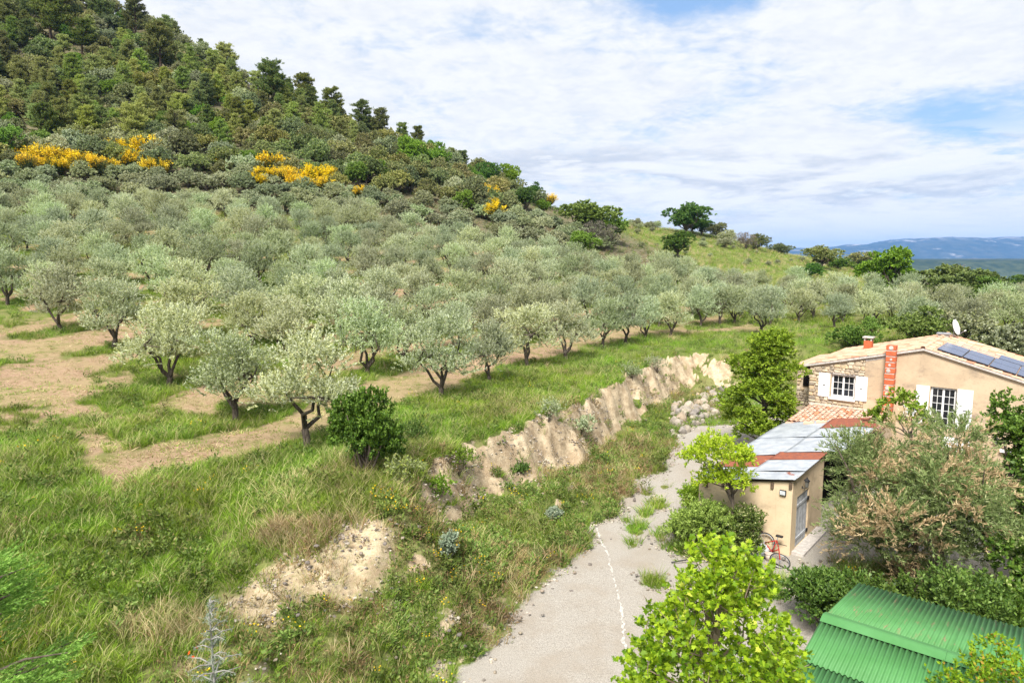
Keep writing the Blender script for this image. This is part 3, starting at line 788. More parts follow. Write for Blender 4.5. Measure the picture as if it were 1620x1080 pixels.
    for k, (a, b_) in enumerate(((-1.95, 17.9), (-1.62, 17.9), (-1.95, 18.23), (-1.62, 18.23))): MB().box(a, a + .07, b_, b_ + .07, 5.82, 5.97).build('cap_leg', M_CEM, c2)
    MB().box(-2.02, -1.48, 17.83, 18.37, 5.97, 6.04).build('cap_slab', M_CEM, c2)
    v = MB().box(1.35, 1.85, 19.6, 20.0, 5.9, 6.28).build('roof_vent', M_CEM, r); MB().box(1.28, 1.92, 19.53, 20.07, 6.28, 6.34).build('vent_cap', M_GREYM, v)
    return r
farmhouse()

def solar():
    r = frame('solar_panel_array'); cell = NT('solar_cells'); o = cell.obj()
    bk = cell.n('ShaderNodeTexBrick'); bk.offset = 0; cell.set(bk.inputs['Vector'], o); bk.inputs['Scale'].default_value = 1
    bk.inputs['Brick Width'].default_value = .16; bk.inputs['Row Height'].default_value = .16; bk.inputs['Mortar Size'].default_value = .004
    bk.inputs['Color1'].default_value = (.035, .045, .10, 1); bk.inputs['Color2'].default_value = (.042, .052, .115, 1); bk.inputs['Mortar'].default_value = (.07, .08, .12, 1)
    M_CELL = cell.done(bk.outputs[0], .16, spec=.55)
    lift = .235; k = math.hypot(1, KR)
    def P(t, s, h): return (t + h * KR / k, s, ZA - KR * (t - TA) + h / k)
    def panel(t0, t1, s0, s1):
        e = MB().hexa([P(t0, s0, lift), P(t1, s0, lift), P(t1, s1, lift), P(t0, s1, lift)], [P(t0, s0, lift + .035), P(t1, s0, lift + .035), P(t1, s1, lift + .035), P(t0, s1, lift + .035)])
        p = e.build('panel', plain('panel_frame', (.10, .105, .12), .4, .5), r)
        q = .02; MB().hexa([P(t0 + q, s0 + q, lift + .03), P(t1 - q, s0 + q, lift + .03), P(t1 - q, s1 - q, lift + .03), P(t0 + q, s1 - q, lift + .03)],
                           [P(t0 + q, s0 + q, lift + .038), P(t1 - q, s0 + q, lift + .038), P(t1 - q, s1 - q, lift + .038), P(t0 + q, s1 - q, lift + .038)]).build('cells', M_CELL, p)
    for i in range(4):
        for j in range(2):
            t0 = 2.05 + i * 1.05; s0 = 13.95 + j * 1.55
            panel(t0, t0 + 1.02, s0, s0 + 1.52)
    for i in range(2): panel(4.25 + i * 1.05, 5.27 + i * 1.05, 17.15, 18.65)
    rl = MB()
    for s in (14.7, 15.6, 16.3, 17.1, 17.9, 18.6): rl.tube([P(2.3, s, lift - .03), P(6.6, s, lift - .03)], .02, 5)
    rl.build('mounting_rails', M_GREYM, r)
    tag(r, 'dark blue solar panels on the right slope of the tiled roof', 'solar panels')
solar()

def dish():
    p = hw(1.9, 20.4, 6.0); r = empty('satellite_dish', p)
    n = Vector((.55, -.80, .30)).normalized(); a = n.cross(Vector((0, 0, 1))).normalized(); b = a.cross(n)
    if b.z < 0: b = -b
    c = Vector((.1, -.05, .62)); V, Fc = [], []; K = 20; rings = 5
    for i in range(rings + 1):
        q = i / rings
        for k in range(K):
            w = 2 * math.pi * k / K; V.append(c + a * (.36 * q * math.cos(w)) + b * (.43 * q * math.sin(w)) + n * (.09 * q * q))
    for i in range(rings):
        for k in range(K): Fc.append((i * K + k, i * K + (k + 1) % K, (i + 1) * K + (k + 1) % K, (i + 1) * K + k))
    m = MB().add(V, Fc).build('reflector', M_WHITE, r, True); s = m.modifiers.new('thick', 'SOLIDIFY'); s.thickness = .012
    MB().tube([c - b * .44 + n * .08, c - b * .30 + n * .42], .014, 6).build('feed_arm', M_GREYM, r)
    MB().tube([c - b * .30 + n * .42, c - b * .27 + n * .50], .035, 8).build('receiver', M_WHITE, r)
    MB().tube([(0.1, 0, -.1), (.1, 0, .5), tuple(c - n * .03)], .022, 7).build('mast', M_GREYM, r)
    tag(r, 'white satellite dish at the top of the tiled roof', 'satellite dish')
dish()
def aerial(name, px, py, h, label, bars):
    r_ = ground_at(px, py); r_[:2] = r_[:2]; r = empty(name, (r_[0], r_[1], r_[2] - .1))
    MB().tube([(0, 0, 0), (0, 0, h)], .035, 6).build('mast', M_GREYM, r)
    for z, L, an in bars:
        d = Vector((math.cos(an), math.sin(an), 0)); MB().tube([Vector((0, 0, z)) - d * L / 2, Vector((0, 0, z)) + d * L / 2], .02, 5).build('boom', M_GREYM, r)
        e = d.cross(Vector((0, 0, 1)))
        for q in np.linspace(-.45, .45, 5): c = Vector((0, 0, z)) + d * L * q; MB().tube([c - e * .25, c + e * .25], .01, 4).build('element', M_GREYM, r)
    tag(r, label, 'aerial')
aerial('television_aerial', 1470, 550, 3.4, 'thin television aerial standing behind the house roof, the left one', [(3.2, 1.1, .2), (2.7, .7, .2)])
aerial('television_aerial', 1478, 552, 3.0, 'stouter television aerial standing behind the house roof, the right one', [(2.95, .9, .1)])
def air_con():
    t, s, z = .95, SF - .40, 2.75; r = frame('air_conditioner')
    MB().box(t, t + .78, s, s + .30, z, z + .55).build('casing', M_WHITE, r, bevel=.02)
    g = MB().tube([(t + .3, s - .012, z + .28), (t + .3, s - .002, z + .28)], .21, 18).build('fan_grille', plain('grille', (.45, .46, .47), .6), r)
    for k in range(4): MB().box(t + .08, t + .52, s - .02, s - .013, z + .10 + .1 * k, z + .112 + .1 * k).build('grille_bar', M_WHITE, g)
    for q in (.12, .6): MB().box(t + q, t + q + .04, s, SF - .03, z - .04, z - .002).build('bracket', M_DARK, r)
    tag(r, 'white air conditioning unit on the tan house wall', 'air conditioner')
air_con()
lantern(4.75, SF - .03, 2.05, 'black wall lantern on the tan wall of the house')

# --- outbuilding with patchwork tin roof
def m_tin(name, rust, seed):
    m = NT(name); o = m.mapping(m.obj(), (1, 1, 1)); 
    mp = m.n('ShaderNodeVectorMath', operation='ADD'); m.set(mp.inputs[0], o); mp.inputs[1].default_value = (seed * 3.7, seed * 1.9, 0)
    v = mp.outputs[0]
    c = m.mix(m.rng(m.noise(2.2, 5, .6, v), .3, .7), (.33, .355, .39), (.48, .505, .53))
    c = m.mix(m.rng(m.noise(3.0, 6, .7, m.mapping(v, (.25, 5, 1))), .55, .75, 0, .5), c, (.30, .31, .33))
    rs = m.mix(m.rng(m.noise(7, 6, .7, v), .35, .65), (.25, .075, .036), (.16, .056, .038))
    rs = m.mix(m.rng(m.noise(2.5, 6, .75, m.mapping(v, (.5, 2, 1))), .62, .72, 0, .8), rs, (.62, .60, .58))
    lo = {0: .80, 1: .60, 2: .30}[rust]
    f = m.rng(m.noise(.9, 7, .68, v), lo - .03, lo + .05)
    return m.done(m.mix(f, c, rs), m.mix(f, (.38,) * 3, (.9,) * 3), m.math('MULTIPLY', m.math('SUBTRACT', 1.0, f), .35), m.bump(m.noise(5, 4, .6, v), .25, .02), .4)
TIN = [m_tin('galvanised_tin', 0, 1), m_tin('half_rusted_tin', 1, 2), m_tin('rusted_tin', 2, 3)]
SHW = -3.45
def shz(t, s): return 2.12 + (t - SHW) / (-SHW) * .70 + s * .012
def outbuilding():
    r = frame('outbuilding'); tag(r, 'ochre rendered outbuilding with a patchwork tin roof', 'outbuilding')
    D = (.0, 1.5)
    b = MB()
    b.hexa([(SHW, 0, -.3), (0, 0, -.3), (0, .25, -.3), (SHW, .25, -.3)], [(SHW, 0, shz(SHW, 0) - .12), (0, 0, shz(0, 0) - .12), (0, .25, shz(0, 0) - .12), (SHW, .25, shz(SHW, 0) - .12)])
    b.box(SHW, SHW + .25, .25, 10, -.3, shz(SHW, 0) - .12)
    b.build('front_wall', M_SHEDW, r)
    b = MB()
    for a, c, lo in ((.25, .55, -.3), (.55, 1.95, 2.0), (1.95, 3.75, -.3)):
        b.box(-.25, .0, a, c, lo, shz(0, 0) - .10)
    b.box(-.25, 0, .55, 1.95, -.3, .06)
    b.build('side_wall', M_SHEDW, r)
    MB().box(.002, .42, .2, 3.2, -.3, .1).build('stone_step', M_CEM, r)
    # open bay beyond the side wall, with posts; a black panel paints its shade
    b = MB().box(-.6, -.55, 3.75, 10, -.3, 2.6); b.build('bay_shade_panel', M_BLACK, r)
    for s in (5.6, 7.8, 9.8): MB().box(.5, .62, s, s + .12, -.2, 2.55).build('post', M_WOODB, r)
    # plank door
    d = MB().box(-.14, -.08, .57, 1.93, .07, 1.98).build('door', M_WOODG, r)
    for k in range(9):
        a = .575 + k * .15; MB().box(-.085, -.05 + .004 * (k % 2), a + .004, a + .145, .075, 1.975).build('plank', M_WOODG, d)
    for z in (.38, 1.62): MB().box(-.045, -.02, .6, 1.9, z - .05, z + .05).build('brace', M_WOODG, d)
    for z in (.38, 1.62): MB().box(-.02, .03, 1.84, 1.93, z - .06, z + .06).build('hinge', M_DARK, d)
    # rafter ends and vents under the eave
    for t in (-3.2, -2.55, -1.75, -.75, -.12): MB().box(t, t + .1, -.07, .0, shz(t, 0) - .34, shz(t, 0) - .13).build('vent_hole' if t > -2 else 'rafter_end', M_WOODB, r)
    MB().box(-1.75, -.95, -.03, 0, .62, .68).build('shelf_rail', M_WOODB, r)
    # roof sheets, corrugated across the fall
    def sheet(t0, t1, s0, s1, h, mat, pitch=.15, amp=.012, warp=.02, seed=0, skew=0.0):
        nx = 14; ny = max(8, int((s1 - s0) / pitch * 6)); rg = np.random.default_rng(seed)
        V, Fc = [], []
        for j in range(ny + 1):
            s = s0 + (s1 - s0) * j / ny
            for i in range(nx + 1):
                t = t0 + (t1 - t0) * i / nx + skew * (s - s0)
                z = shz(min(t, .3), s) + h + amp * math.sin(2 * math.pi * s / pitch) + warp * math.sin(t * 1.7 + seed) * math.sin(s * 1.3 + seed * 2)
                V.append((t + rg.normal(0, .004), s, z))
        for j in range(ny):
            for i in range(nx): a = j * (nx + 1) + i; Fc.append((a, a + 1, a + nx + 2, a + nx + 1))
        o = MB().add(V, Fc).build('roof_sheet', mat, r, True); q = o.modifiers.new('thick', 'SOLIDIFY'); q.thickness = .004
        return o
    sheet(SHW - .2, -1.55, -.15, 1.75, .015, TIN[0], seed=1); sheet(-1.75, .14, -.18, .95, .045, TIN[1], seed=2)
    sheet(-1.75, .16, .82, 2.55, .075, TIN[0], seed=3); sheet(SHW - .15, -1.6, 1.6, 3.5, .05, TIN[2], seed=4)
    sheet(-1.7, .15, 2.45, 3.75, .10, TIN[2], seed=5); sheet(SHW - .22, -1.35, 3.35, 6.7, .09, TIN[0], seed=6)
    sheet(-1.5, .75, 3.6, 6.4, .13, TIN[0], seed=7); sheet(SHW - .2, -1.25, 6.5, 10.1, .12, TIN[0], seed=8)
    sheet(-1.45, .8, 6.2, 8.3, .16, TIN[0], seed=9); sheet(-1.4, .85, 8.1, 10.1, .19, TIN[2], seed=10)
    rg = np.random.default_rng(3)
    for t, s in ((-2.5, 9.5), (-1.95, 9.6)):
        MB().tube([(t, s, shz(t, s) + .16), (t + .45, s + .05, shz(t, s) + .24)], .09, 7).build('loose_tile', M_TILE2, r)
    # lean-to strip against the house
    l = MB().hexa([(-3.5, 9.95, 2.30), (.55, 9.95, 2.42), (.55, SF - .03, 2.60), (-3.5, SF - .03, 2.50)], [(-3.5, 9.95, 2.40), (.55, 9.95, 2.52), (.55, SF - .03, 2.72), (-3.5, SF - .03, 2.62)]).build('lean_to_roof', M_TILE2, r)
    dv = np.array([0, -(SF - 10), -.22]); dv /= np.linalg.norm(dv)
    tiles('tiles', l, (-3.5, SF - .12, 2.63), (1, 0, .025), dv, 17, 10, .235, .37, M_TILE2, 7)
    MB().box(-3.5, .5, SF - .16, SF - .045, 2.62, 2.76).build('flashing', M_CEM, r)
    MB().box(-3.4, .5, 10.1, SF - .1, -.3, 2.28).build('lean_to_wall', M_MORTAR, r)
outbuilding()
lantern(.0, 1.05, 2.36, 'black wall lantern above the plank door of the outbuilding', 1, 't')
def floodlight():
    r = frame('floodlight')
    MB().box(-.42, -.2, -.10, -.03, 2.18, 2.36).build('housing', M_DARK, r, bevel=.01); MB().box(-.40, -.22, -.115, -.101, 2.20, 2.34).build('lens', plain('flood_lens', (.55, .58, .6), .2), r)
    MB().box(-.33, -.29, -.04, .0, 2.15, 2.2).build('bracket', M_DARK, r)
    tag(r, 'small square floodlight under the eave of the outbuilding', 'floodlight')
floodlight()

# --- green corrugated shed
def green_shed():
    r = frame('green_shed'); tag(r, 'low shed with a green corrugated metal roof', 'shed')
    m = NT('green_paint'); c = m.mix(m.rng(m.noise(1.4, 5, .6), .3, .7), (.056, .18, .05), (.076, .218, .07))
    ob = m.obj(); c = m.mix(m.math('MULTIPLY', m.rng(m.noise(2.6, 7, .75, m.mapping(ob, (3, .5, 1))), .56, .68), m.rng(m.n('ShaderNodeSeparateXYZ').outputs[0], 0, 1) if False else .8), c, (.24, .14, .09))
    paint = m.done(c, .6, normal=m.bump(m.noise(3, 3), .08, .02), spec=.4)
    m2 = NT('green_paint_clean'); clean = m2.done(m2.mix(m2.rng(m2.noise(1.1, 6, .65), .3, .7), (.058, .185, .053), (.078, .223, .074)), .6, spec=.3)
    tA, tB, sR = 3.5, 12.4, -9.2; zr = 2.92
    def slope(s0, s1, z0, z1, mat, ts, lap):
        for k in range(len(ts) - 1):
            t0, t1 = ts[k], ts[k + 1] + (.06 if k < len(ts) - 2 else 0); pitch = .098; n = int((t1 - t0) / pitch * 8); V, Fc = [], []
            for j in range(2):
                s, z = ((s0, z0), (s1, z1))[j]
                for i in range(n + 1):
                    t = t0 + (t1 - t0) * i / n; V.append((t, s, z + .020 * math.sin(2 * math.pi * t / pitch) + .008 * k % .016))
            for i in range(n): Fc.append((i, i + 1, n + 2 + i, n + 1 + i))
            o = MB().add(V, Fc).build('roof_sheet', mat, r, True); q = o.modifiers.new('thick', 'SOLIDIFY'); q.thickness = .003
    ts = [3.5, 5.75, 8.0, 10.2, 12.4]
    slope(sR, sR + 3.05, zr, zr - .42, paint, ts, 0)
    slope(sR - 1.55, sR, zr - .23, zr, clean, ts, 0); slope(sR - 3.3, sR - 1.45, zr - .52, zr - .235, clean, ts, 0)
    rc = MB()
    for k in range(4):
        a, b = ts[k], ts[k + 1] - .004
        rc.add([(a, sR - .24, zr - .005), (a, sR - .03, zr + .055), (a, sR + .03, zr + .055), (a, sR + .24, zr - .005), (b, sR - .24, zr - .005), (b, sR - .03, zr + .055), (b, sR + .03, zr + .055), (b, sR + .24, zr - .005)],
               [(0, 4, 5, 1), (1, 5, 6, 2), (2, 6, 7, 3)])
    rc.build('ridge_cap', clean, r)
    metal = plain('shed_wall_green', (.06, .16, .07), .6, amt=.2)
    for nm, bb in (('back_wall', (3.6, 12.3, sR + 2.85, sR + 2.9)), ('end_wall', (3.6, 3.65, sR - 3.1, sR + 2.85)), ('end_wall', (12.25, 12.3, sR - 3.1, sR + 2.85))):
        MB().box(*bb, -.2, zr - .56).build(nm, metal, r)
    for k, s in enumerate((sR - 3.1, sR, sR + 2.8)): MB().box(3.62, 12.28, s - .03, s + .03, zr - .66 + (.5 if k == 1 else 0), zr - .58 + (.5 if k == 1 else 0)).build('purlin', M_WOODB, r)
green_shed()

# --- things in the yard
def bicycle():
    p = hw(-.45, -.28, .0); r = empty('bicycle', p, HROT)
    rub = plain('tyre_rubber', (.03, .028, .028), .8); red = plain('red_paint', (.42, .03, .02), .45, amt=.3)
    def wheel(c, nrm, rad):
        n = Vector(nrm).normalized(); a = n.orthogonal().normalized(); b = n.cross(a); c = Vector(c)
        w = MB().tube([c + (a * math.cos(q) + b * math.sin(q)) * rad for q in np.linspace(0, 2 * math.pi, 29)], .022, 6, False).build('wheel', rub, r, True)
        MB().tube([c + (a * math.cos(q) + b * math.sin(q)) * (rad - .03) for q in np.linspace(0, 2 * math.pi, 25)], .010, 5, False).build('rim', M_GREYM, w, True)
        s = MB()
        for q in np.linspace(0, 2 * math.pi, 14, endpoint=False): s.tube([c, c + (a * math.cos(q) + b * math.sin(q)) * (rad - .03)], .003, 3, False)
        s.build('spokes', M_GREYM, w); MB().tube([c - n * .04, c + n * .04], .025, 7).build('hub', M_GREYM, w)
    h = (-.35, .04, .36); wheel(h, (.1, -1, .35), .34)
    g = (.42, -.62, .13); wheel(g, (.35, -.3, 1), .33)
    fr = MB(); A, B, C, D, E = [Vector(q) for q in ((-.35, .04, .36), (.02, -.25, .22), (.12, -.12, .62), (.30, -.42, .45), (.42, -.62, .15))]
    for q in ((A, B), (A, C), (B, C), (C, D), (B, D), (D, E)): fr.tube(list(q), .02, 7)
    fr.build('frame', red, r, True)
    MB().tube([C, C + Vector((.02, .05, .12))], .014, 6).build('seat_post', M_GREYM, r)
    MB().box(.06, .30, -.12, .02, .74, .80).build('saddle', M_DARK, r, bevel=.02)
    MB().tube([D + Vector((-.22, -.12, .16)), D + Vector((-.02, .0, .2)), D + Vector((.2, .18, .12))], .013, 6).build('handlebar', M_DARK, r)
    MB().tube([B, B + Vector((.07, -.12, -.1))], .012, 5).build('crank', M_DARK, r)
    tag(r, 'old red bicycle slumped against the outbuilding wall', 'bicycle')
bicycle()
def bundle():
    p = hw(-.95, -.62, 0); r = empty('plastic_bundle', p); bm = bmesh.new(); bmesh.ops.create_icosphere(bm, subdivisions=4, radius=1)
    for v in bm.verts:
        c = v.co.copy(); n = fbm(np.array([c.x * 2 + c.z]), np.array([c.y * 2 - c.z]), 1.3, 7, 4)[0] + .6 * abs(fbm(np.array([c.x * 5]), np.array([c.y * 5 + c.z * 4]), 1.0, 8, 3)[0])
        v.co = Vector((c.x * .42, c.y * .34, max(c.z, -.6) * .26 + .17)) * (1 + .55 * n)
    me = bpy.data.meshes.new('sheet'); bm.to_mesh(me); bm.free()
    link('crumpled_sheet', me, r, plain('plastic_film', (.55, .60, .64), .25, amt=.35, scale=5, spec=.6))
    MB().tube([(.1, -.30, .05), (.28, -.38, .03), (.44, -.34, .03)], .05, 7).build('dark_fold', M_DARK, r)
    tag(r, 'crumpled pale plastic sheeting heaped beside the bicycle', 'plastic sheeting')
    q = hw(-.45, -.78, .0); e = empty('bucket', q); MB().tube([(0, 0, 0), (0, 0, .24)], [.11, .14], 12).build('pail', plain('beige_plastic', (.55, .46, .38), .5), e, True)
    MB().tube([(0, 0, .225), (0, 0, .25)], .148, 12).build('rim', plain('beige_rim', (.5, .42, .35), .5), e); tag(e, 'beige bucket between plastic sheeting and bicycle', 'bucket')
bundle()
def bars():
    a, b = atz(1062, 889, .05), atz(1108, 881, .25)
    tag(MB().tube([a, b], .022, 6).build('iron_bar', M_DARK), 'dark iron bar lying at the edge of the yard', 'bar')
    a, b = atz(1223, 889, .03), atz(1240, 897, .03)
    tag(MB().tube([a, b], .025, 6).build('iron_bar', M_DARK), 'short dark bar on the gravel below the bicycle', 'bar')
bars()
# chalky repair seam along the track
def seam():
    P = catmull([tuple(atz(a, b, 0)[:2]) for a, b in [(944, 832), (950, 855), (962, 875), (966, 900), (975, 930), (983, 970), (987, 1010), (993, 1050), (1003, 1090)]], 12)
    V, Fc = [], []; rg = np.random.default_rng(2)
    for i, p in enumerate(P):
        t = P[min(i + 1, len(P) - 1)] - P[max(i - 1, 0)]; t /= np.linalg.norm(t); n = np.array([-t[1], t[0]]); j = rg.normal(0, .018)
        for w in (-1, 1):
            q = p + n * (w * (.008 + abs(rg.normal(0, .032))) + j); V.append((q[0], q[1], tz(*q) + .012))
    for i in range(len(P) - 1):
        if rg.random() > .16: Fc.append((2 * i, 2 * i + 1, 2 * i + 3, 2 * i + 2))
    o = MB().add(V, Fc).build('chalk_seam', plain('chalk', (.52, .485, .43), .95, amt=.45, scale=14)); tag(o, 'white chalky seam along the gravel track', kind='structure')
seam()
# --- boulders heaped at the head of the track
def boulders():
    rg = np.random.default_rng(8); meshes = []
    for k in range(6):
        bm = bmesh.new(); bmesh.ops.create_icosphere(bm, subdivisions=2, radius=1)
        dirs = rg.normal(0, 1, (9, 3)); dirs /= np.linalg.norm(dirs, axis=1)[:, None]
        for v in bm.verts:
            c = np.array(v.co)
            for d in dirs:
                e = c @ d - .72
                if e > 0: c = c - d * e * .85
            v.co = c * (1 + rg.normal(0, .025))
        me = bpy.data.meshes.new('boulder'); bm.to_mesh(me); bm.free(); meshes.append(me)
    mats = [plain('limestone_%d' % i, c, .95, amt=.35, scale=3, bump=.4) for i, c in enumerate([(.38, .33, .26), (.32, .28, .225), (.37, .295, .215), (.28, .25, .22)])]
    for me in meshes: me.materials.append(mats[0])
    spots = []
    for k in range(190):
        px, py = rg.uniform(1062, 1145), rg.uniform(618, 695)
        # the heap is a slanted band rising to the right
        mid = 668 - (px - 1062) * .42
        if abs(py - mid) > 26 or (px < 1075 and py < 640): continue
        g = ground_at(px, py); r = float(np.clip(rg.lognormal(-1.15, .35), .16, .62))
        if py > mid + 8: r *= .65
        if any(np.hypot(*(g[:2] - q[:2])) < (r + s) * .42 for q, s in spots): continue
        spots.append((g, r))
    for g, r in spots:
        o = link('boulder', meshes[int(rg.integers(6))], None, mats[int(rg.integers(4))])
        o.location = (g[0], g[1], g[2] + r * .35); o.rotation_euler = rg.uniform(0, 6.28, 3); o.scale = (r * rg.uniform(.8, 1.25), r, r * rg.uniform(.6, .9))
        tag(o, 'pale limestone boulder in the heap at the head of the track', 'boulder', 'boulders heaped by the bank')
boulders()
# --- far stone hut on the ridge
def hut():
    g = ground_at(1308, 421); r = empty('stone_hut', (g[0], g[1], g[2] - .6), -.25)
    MB().box(-2.6, 2.6, -1.6, 1.6, 0, 2.1).build('wall', M_MORTAR, r)
    MB().hexa([(-2.9, -1.9, 2.0), (2.9, -1.9, 2.0), (2.9, 1.9, 2.7), (-2.9, 1.9, 2.7)], [(-2.9, -1.9, 2.2), (2.9, -1.9, 2.2), (2.9, 1.9, 2.9), (-2.9, 1.9, 2.9)]).build('roof', M_TILE2, r)
    MB().box(-2.5, -2.0, -.3, .2, 2.5, 3.6).build('chimney', M_CEM, r); MB().box(-.4, .4, -1.63, -1.6, 0, 1.7).build('door', M_WOODB, r)
    tag(r, 'tiny stone hut with pale tiled roof on the far ridge', 'hut')
hut()

# ------------------------------------------------------------------ foliage
def unit(v): return v / np.maximum(np.linalg.norm(v, axis=-1, keepdims=True), 1e-9)
def sphere(rg, n): return unit(rg.normal(0, 1, (n, 3)))
LOBED = np.array([(0, 0), (.22, .12), (.50, .02), (.40, .28), (.62, .52), (.32, .52), (.30, .70), (.12, .66), (0, 1.0), (-.12, .66), (-.30, .70), (-.32, .52), (-.62, .52), (-.40, .28), (-.50, .02), (-.22, .12)])
OVAL = np.array([(0, 0), (.34, .28), (.36, .62), (0, 1.0), (-.36, .62), (-.34, .28)])
DIAM = np.array([(0, 0), (.5, .45), (0, 1.0), (-.5, .45)])
SPIKE = np.array([(-.5, 0), (.5, 0), (0, 1.0)])
def leaf_set(rg, P, D, L, Wd, shape, tint=None, flat=0.0, cup=0.0):
    """P positions, D leaf directions, L lengths, Wd widths; flat pulls leaf faces towards the sky"""
    n = len(P); D = unit(D)
    nr = unit(sphere(rg, n) * (1 - flat) + np.array([0, 0, 1.0]) * flat * 1.4)
    S = unit(np.cross(D, nr)); Nn = np.cross(S, D)
    k = len(shape); L = np.broadcast_to(L, (n,)); Wd = np.broadcast_to(Wd, (n,))
    V = P[:, None] + S[:, None] * (shape[None, :, :1] * Wd[:, None, None]) + D[:, None] * (shape[None, :, 1:] * L[:, None, None])
    if cup: V = V + Nn[:, None] * (np.abs(shape[None, :, :1]) * Wd[:, None, None] * cup)
    t = rg.random(n) if tint is None else tint
    return V.reshape(-1, 3), np.arange(n * k).reshape(n, k), np.repeat(t, k)
def leaves_mesh(name, sets, mat):
    V, Fc, T, b = [], [], [], 0
    for v, f, t in sets: V.append(v); Fc.append(f + b); T.append(t); b += len(v)
    return np_mesh(name, np.vstack(V), np.vstack(Fc), np.concatenate(T), mat)
def twig_leaves(rg, O, D, nl, tl, splay, droop=0.0):
    """nl leaves along each twig"""
    n = len(O); t = rg.random((n, nl, 1))
    P = O[:, None] + D[:, None] * (t * np.reshape(np.broadcast_to(tl, (n,)), (n, 1, 1)))
    P[..., 2] -= droop * t[..., 0] ** 2
    dd = unit(D[:, None] + rg.normal(0, splay, (n, nl, 3)))
    return P.reshape(-1, 3), dd.reshape(-1, 3)
def shell(rg, lobes, n, inner=0.5, up=0.25, jitter=0.45):
    """twig roots in and on a set of lobes (x, y, z, r, squash) and their outward directions"""
    lobes = np.asarray(lobes, float); wt = lobes[:, 3] ** 2; i = rg.choice(len(lobes), n, p=wt / wt.sum())
    d = sphere(rg, n); d[:, 2] = np.where(d[:, 2] < -0.35, -d[:, 2], d[:, 2])
    rad = lobes[i, 3] * (inner + (1 - inner) * rg.random(n) ** 0.6)
    O = lobes[i, :3] + d * rad[:, None] * np.stack([np.ones(n), np.ones(n), lobes[i, 4]], -1)
    D = unit(d + np.array([0, 0, up]) + rg.normal(0, jitter, (n, 3)))
    return O, D
def limbs_mesh(name, chains, mat, n=7):
    b = MB()
    for pts, rad in chains: b.tube(pts, rad, n if rad[0] > .04 else 5, False)
    return b.mesh(name, mat, True)
def wob(rg, a, b, k, amt):
    a, b = np.array(a, float), np.array(b, float); L = np.linalg.norm(b - a)
    return [tuple(a + (b - a) * t + (rg.normal(0, amt * L, 3) if 0 < t < 1 else 0)) for t in np.linspace(0, 1, k)]

def m_bark(name, a, b):
    m = NT(name); o = m.obj(); n = m.noise(6, 6, .7, m.mapping(o, (3, 3, .6)))
    return m.done(m.mix(m.rng(n, .35, .65), a, b), .95, normal=m.bump(n, .6, .03), spec=.1)
B_OLIVE = m_bark('olive_bark', (.035, .027, .02), (.12, .10, .08))
B_PINE = m_bark('pine_bark', (.05, .035, .025), (.14, .10, .075))
B_GREY = m_bark('grey_bark', (.07, .055, .042), (.17, .14, .11))
L_OLIVE = leaf_mat('olive_leaf', (.135, .18, .045), (.48, .545, .255), (.64, .62, .35), (.54, .60, .41), .4, .2, .5, .35)
L_OLIVED = leaf_mat('grey_olive_leaf', (.13, .175, .055), (.37, .43, .19), (.52, .52, .29), (.46, .51, .33), .36, .2)
L_PINE = leaf_mat('pine_needle', (.075, .115, .026), (.235, .295, .075), (.34, .31, .11), None, .33, .24)
L_PINEY = leaf_mat('young_pine_needle', (.15, .215, .04), (.38, .47, .12), (.46, .48, .20), None, .36, .22)
L_OAK = leaf_mat('holm_oak_leaf', (.09, .135, .028), (.265, .325, .08), (.40, .38, .15), (.28, .32, .16), .34, .25)
L_OAKF = leaf_mat('flowering_oak_leaf', (.13, .165, .04), (.36, .38, .12), (.58, .53, .25), None, .34, .22)
L_GREEN = leaf_mat('broad_leaf', (.10, .195, .02), (.23, .38, .05), (.30, .44, .09), None, .36, .16)
L_SOFT = leaf_mat('soft_green_leaf', (.10, .14, .03), (.21, .265, .07), (.28, .32, .11), None, .3, .12)
L_BRIGHT = leaf_mat('fresh_leaf', (.10, .20, .014), (.21, .35, .03), (.27, .40, .06), None, .35, .1)
L_DEEP = leaf_mat('deep_green_leaf', (.04, .10, .013), (.115, .22, .032), (.17, .28, .06), None, .3, .12)
L_GREY = leaf_mat('bare_grey_twigs', (.13, .11, .085), (.20, .18, .13), (.10, .11, .05), None, .1, .2)
L_BROOM = leaf_mat('broom_green', (.06, .085, .02), (.11, .14, .04), None, None, .2, .2)
L_BFLOW = leaf_mat('broom_flower', (.78, .54, .008), (.84, .64, .015), (.78, .46, .01), None, .3, .04)

